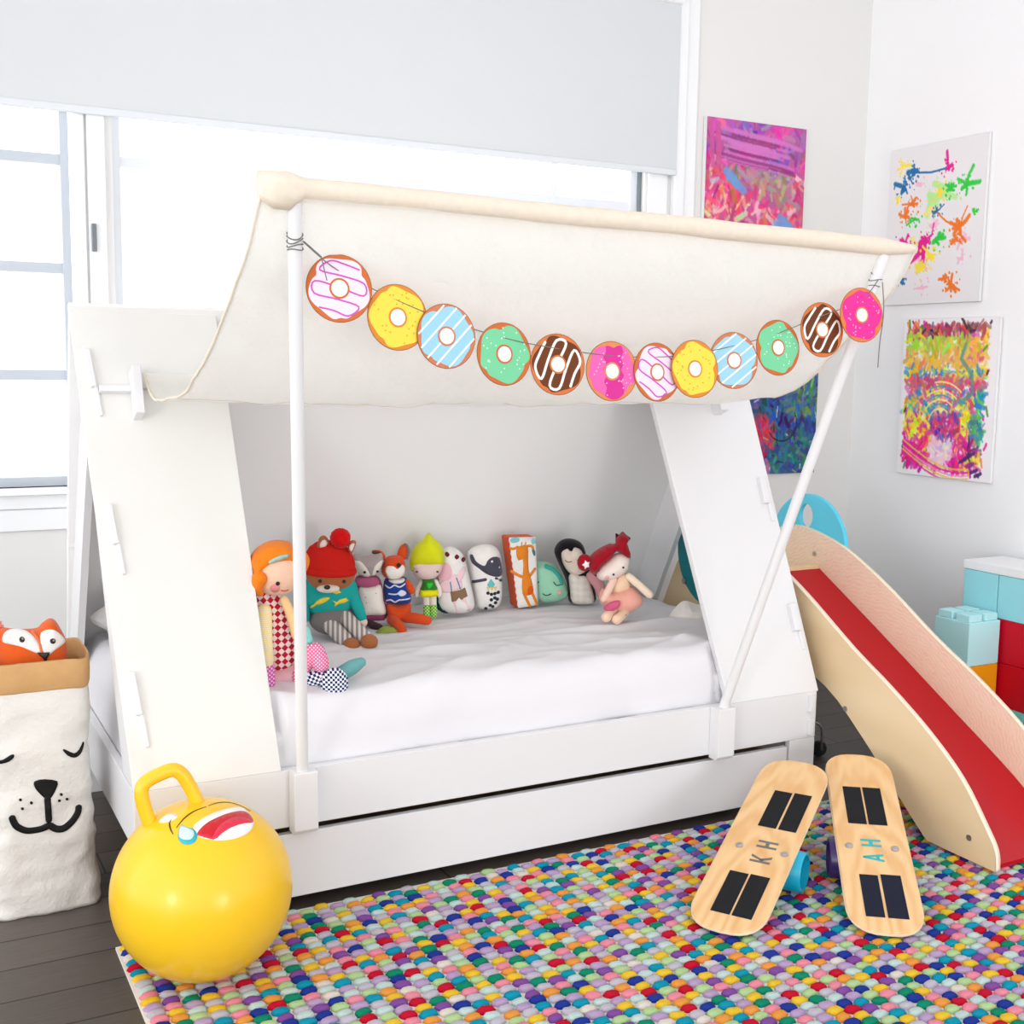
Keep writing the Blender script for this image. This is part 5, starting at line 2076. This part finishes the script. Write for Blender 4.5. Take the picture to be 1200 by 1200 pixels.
for pts in ([(590, 637), (594, 638), (599, 636)], [(612, 635.5), (617, 636), (619, 639)]):
    t.line('printed_ear', pts, fl, 0.009, GO, 0.0007)
for pts in ([(604, 635), (604.5, 631)], [(609, 635), (609.5, 631)]):
    t.line('printed_horn', pts, fl, 0.004, GO, 0.0007)
t.pat('printed_cloud', [(589, 627), (595, 624.8), (601, 626), (600, 630), (592, 631)], fl, fab((130, 210, 214)), 2, 0.0006)
t.pat('printed_cloud', [(616, 629), (620, 627), (622, 632), (618, 634)], fl, fab((130, 210, 214)), 2, 0.0006)
t.pat('printed_cloud', [(617.5, 641), (620, 639), (622.5, 645), (620.5, 648)], fl, fab((70, 130, 130)), 2, 0.0006)

# --- mint sleepy cushion
t = Toy('plush_cushion', 'mint green sleepy-faced cushion lying between the giraffe and penguin', 'cushion', (645, 706), (1.556, 0.775, 0.546), 0.00297, -22, 1)
o, q = t.pil('cushion_body', [(618, 662), (626, 656), (638, 656), (650, 661), (658, 671), (664, 686), (665, 696), (658, 702), (642, 705), (626, 702), (620, 690)], 0.05, fab((162, 222, 190)))
t.line('closed_eye', [(646, 677), (649, 681), (654, 681)], q, 0.003, fab((40, 70, 60)), 0.0014)
t.line('closed_eye', [(624, 677), (626, 679), (629, 677)], q, 0.003, fab((40, 70, 60)), 0.0014)
t.line('mouth', [(634, 691), (638, 693), (643, 691)], q, 0.003, fab((40, 70, 60)), 0.0014)
t.dot('cheek', 653, 690, 3.0, q, fab((240, 190, 180)), 0.0012)
t.line('crest', [(637, 660), (646, 664), (653, 672), (656, 680)], q, 0.012, fab((60, 176, 160)), 0.003)

# --- penguin
t = Toy('plush_penguin', 'sleeping black and cream plush penguin leaning beside the red-haired doll', 'plush toy', (682, 705), (1.665, 0.743, 0.546), 0.00299, -24, 1)
o, q = t.pil('hood', [(648, 645), (652, 634), (661, 629), (672, 630), (681, 636), (686, 650), (690, 668), (697, 690), (697, 704), (676, 706), (666, 702), (663, 680), (655, 662)], 0.05, fab((24, 22, 26)))
fc, qf = t.pil('face', [(655, 644), (661, 638), (666, 640), (670, 637), (678, 641), (682, 652), (684, 664), (676, 670), (666, 668), (658, 658)], 0.03, fab((244, 228, 214)), y0=-0.035)
t.pil('belly', [(665, 668), (676, 668), (686, 672), (693, 690), (694, 703), (680, 705), (669, 702), (666, 686)], 0.035, checker('quilt_cloth', (232, 224, 214), (240, 234, 226), 60, 0.78), y0=-0.03)
t.line('closed_eye', [(659, 651), (662, 653), (666, 652)], qf, 0.0025, fab((150, 130, 90)), 0.0014, fc)
t.line('closed_eye', [(672, 650), (675, 652), (678, 650)], qf, 0.0025, fab((150, 130, 90)), 0.0014, fc)
t.dot('cheek', 676, 659, 3, qf, fab((244, 190, 180)), 0.0014, fc)
t.limb('wing', [(690, 672, -0.03), (699, 680, -0.04), (702, 692, -0.04)], [6, 7, 5], fab((222, 160, 164)))

# --- red-haired doll
t = Toy('rag_doll', 'dark-red-haired doll in a peach tutu slumped near the right panel', 'doll', (722, 722), (1.643, 0.491, 0.546), 0.00282, -24, -3)
REDH = fab((164, 12, 34))
hd, qh = t.pil('head', [(697, 664), (706, 655), (720, 645), (733, 648), (735, 657), (730, 668), (717, 676), (703, 677), (697, 672)], 0.045, fab((248, 232, 222)), y0=-0.035)
hr, qr = t.pil('hair', [(686, 661), (688, 650), (697, 641), (711, 634), (718, 634), (718, 622), (722, 624), (726, 620), (731, 624), (736, 628), (732, 634), (736, 645), (735, 653), (727, 648), (719, 643),
                        (715, 650), (706, 658), (698, 665), (697, 673), (690, 668)], 0.06, REDH, y0=-0.03, k=2, w=0.03)
t.ball('hair_bun', 682, 656, 8.5, 8, 10, -0.04, REDH, hr)
bn_ = Surf((t.p(682, 656)[0], -0.04, t.p(682, 656)[1]), (8.5 * t.s, 8 * t.s, 10 * t.s))
t.pat('hair_flower', [(683 + (4.6 if k % 2 else 2.6) * cos(k * pi / 5), 657.5 + (5.2 if k % 2 else 2.8) * sin(k * pi / 5)) for k in range(10)], bn_, fab((250, 246, 244)), 1, 0.003, hr)
t.dot('eye', 714, 668, 1.2, qh, BLK, 0.002, hd)
t.dot('eye', 725, 660, 1.2, qh, BLK, 0.002, hd)
t.dot('cheek', 707, 672, 2.6, qh, fab((246, 190, 186)), 0.0014, hd)
t.pil('bodice', [(716, 676), (726, 668), (733, 670), (738, 684), (730, 694), (716, 694), (712, 686)], 0.035, fab((246, 214, 180)), y0=-0.02)
t.pil('tutu', [(704, 686), (716, 690), (735, 684), (746, 690), (752, 700), (748, 708), (734, 716), (718, 716), (706, 708), (700, 698)], 0.06, fab((246, 178, 160)), y0=-0.025)
t.limb('arm', [(734, 672, -0.045), (746, 682, -0.06), (757, 692, -0.065)], [4.5, 4.5, 4.5], fab((250, 232, 208)))
t.limb('arm', [(716, 676, -0.045), (709, 688, -0.06), (704, 697, -0.065)], [4.5, 4.5, 4], fab((250, 214, 196)))
t.pil('petal', [(702, 705), (710, 699), (720, 697), (721, 703), (714, 709), (705, 709)], 0.015, fab((216, 96, 134)), y0=-0.095)
t.limb('leg', [(716, 710, -0.06), (708, 714, -0.095), (705, 716, -0.105)], [6, 5.5, 6], fab((250, 214, 184)))
t.limb('leg', [(728, 712, -0.06), (721, 716, -0.10), (717, 718, -0.11)], [6, 5.5, 6], fab((250, 214, 184)))
t.pil('shoe_sole', [(723, 718), (727, 713), (729, 714), (726, 719)], 0.01, REDH, y0=-0.09)

# --- toys in the bag
t = Toy('fox_cushion', 'orange fox cushion with white eye patches peeking out of the paper sack', 'cushion', (46, 800), (-0.168, 0.36, 0.575), 0.00213, 5, -8, 'soft toys in the paper sack')
o, q = t.pil('cushion_body', [(6, 770), (5, 752), (8, 741), (14, 737), (22, 738.5), (38, 741), (52, 741), (58, 736), (66, 731.5), (73, 735), (79, 747), (83, 758), (84, 775), (82, 800), (60, 830), (30, 832), (8, 805)], 0.055, fab((228, 96, 34)), k=3, w=0.06)
WP = fab((248, 244, 240))
t.pat('eye_patch', [(11, 752), (14, 742), (24, 739.5), (36, 742), (44, 750), (49, 763), (48, 769), (42, 767), (30, 760), (20, 756)], q, WP, 3, 0.0016)
t.pat('eye_patch', [(50.5, 762), (51, 750), (56, 745), (65, 744), (73, 750), (79, 757), (78, 761), (66, 767), (58, 772), (53, 769)], q, WP, 3, 0.0016)
for x, y in ((30.5, 752), (63.5, 757)):
    t.dot('eye', x, y, 3.0, q, BLK, 0.0032)
    t.dot('eye_glint', x + 0.6, y - 0.6, 1.2, q, fab((160, 150, 150)), 0.0042)
t.pat('nose', [(45, 768), (52, 769), (59, 769), (56, 775), (54, 780), (51, 775)], q, BLK, 2, 0.0036)
t.line('forehead_seam', [(44, 745), (48.5, 756), (50, 768)], q, 0.006, fab((236, 130, 84)), 0.0022)
t = Toy('plush_cushion', 'white cushion with coral tasselled edge at the left of the sack', 'cushion', (-12, 800), (-0.275, 0.375, 0.57), 0.00213, 5, -8, 'soft toys in the paper sack')
o, q = t.pil('cushion_body', [(-36, 800), (-38, 745), (-20, 726), (0, 726), (6, 742), (6, 770), (8, 800), (0, 830), (-25, 830)], 0.04, WP)
m = MB()
for k, (x, y) in enumerate([(0, 727), (3, 731), (5, 735), (7, 739), (9, 742), (10, 746)]):
    a, b = t.p(x, y)
    m.ell((a, -0.005, b), (0.008, 0.007, 0.006), 10, 7)
obj('tassel_edge', m, fab((240, 150, 128)), t.root, ang=180)
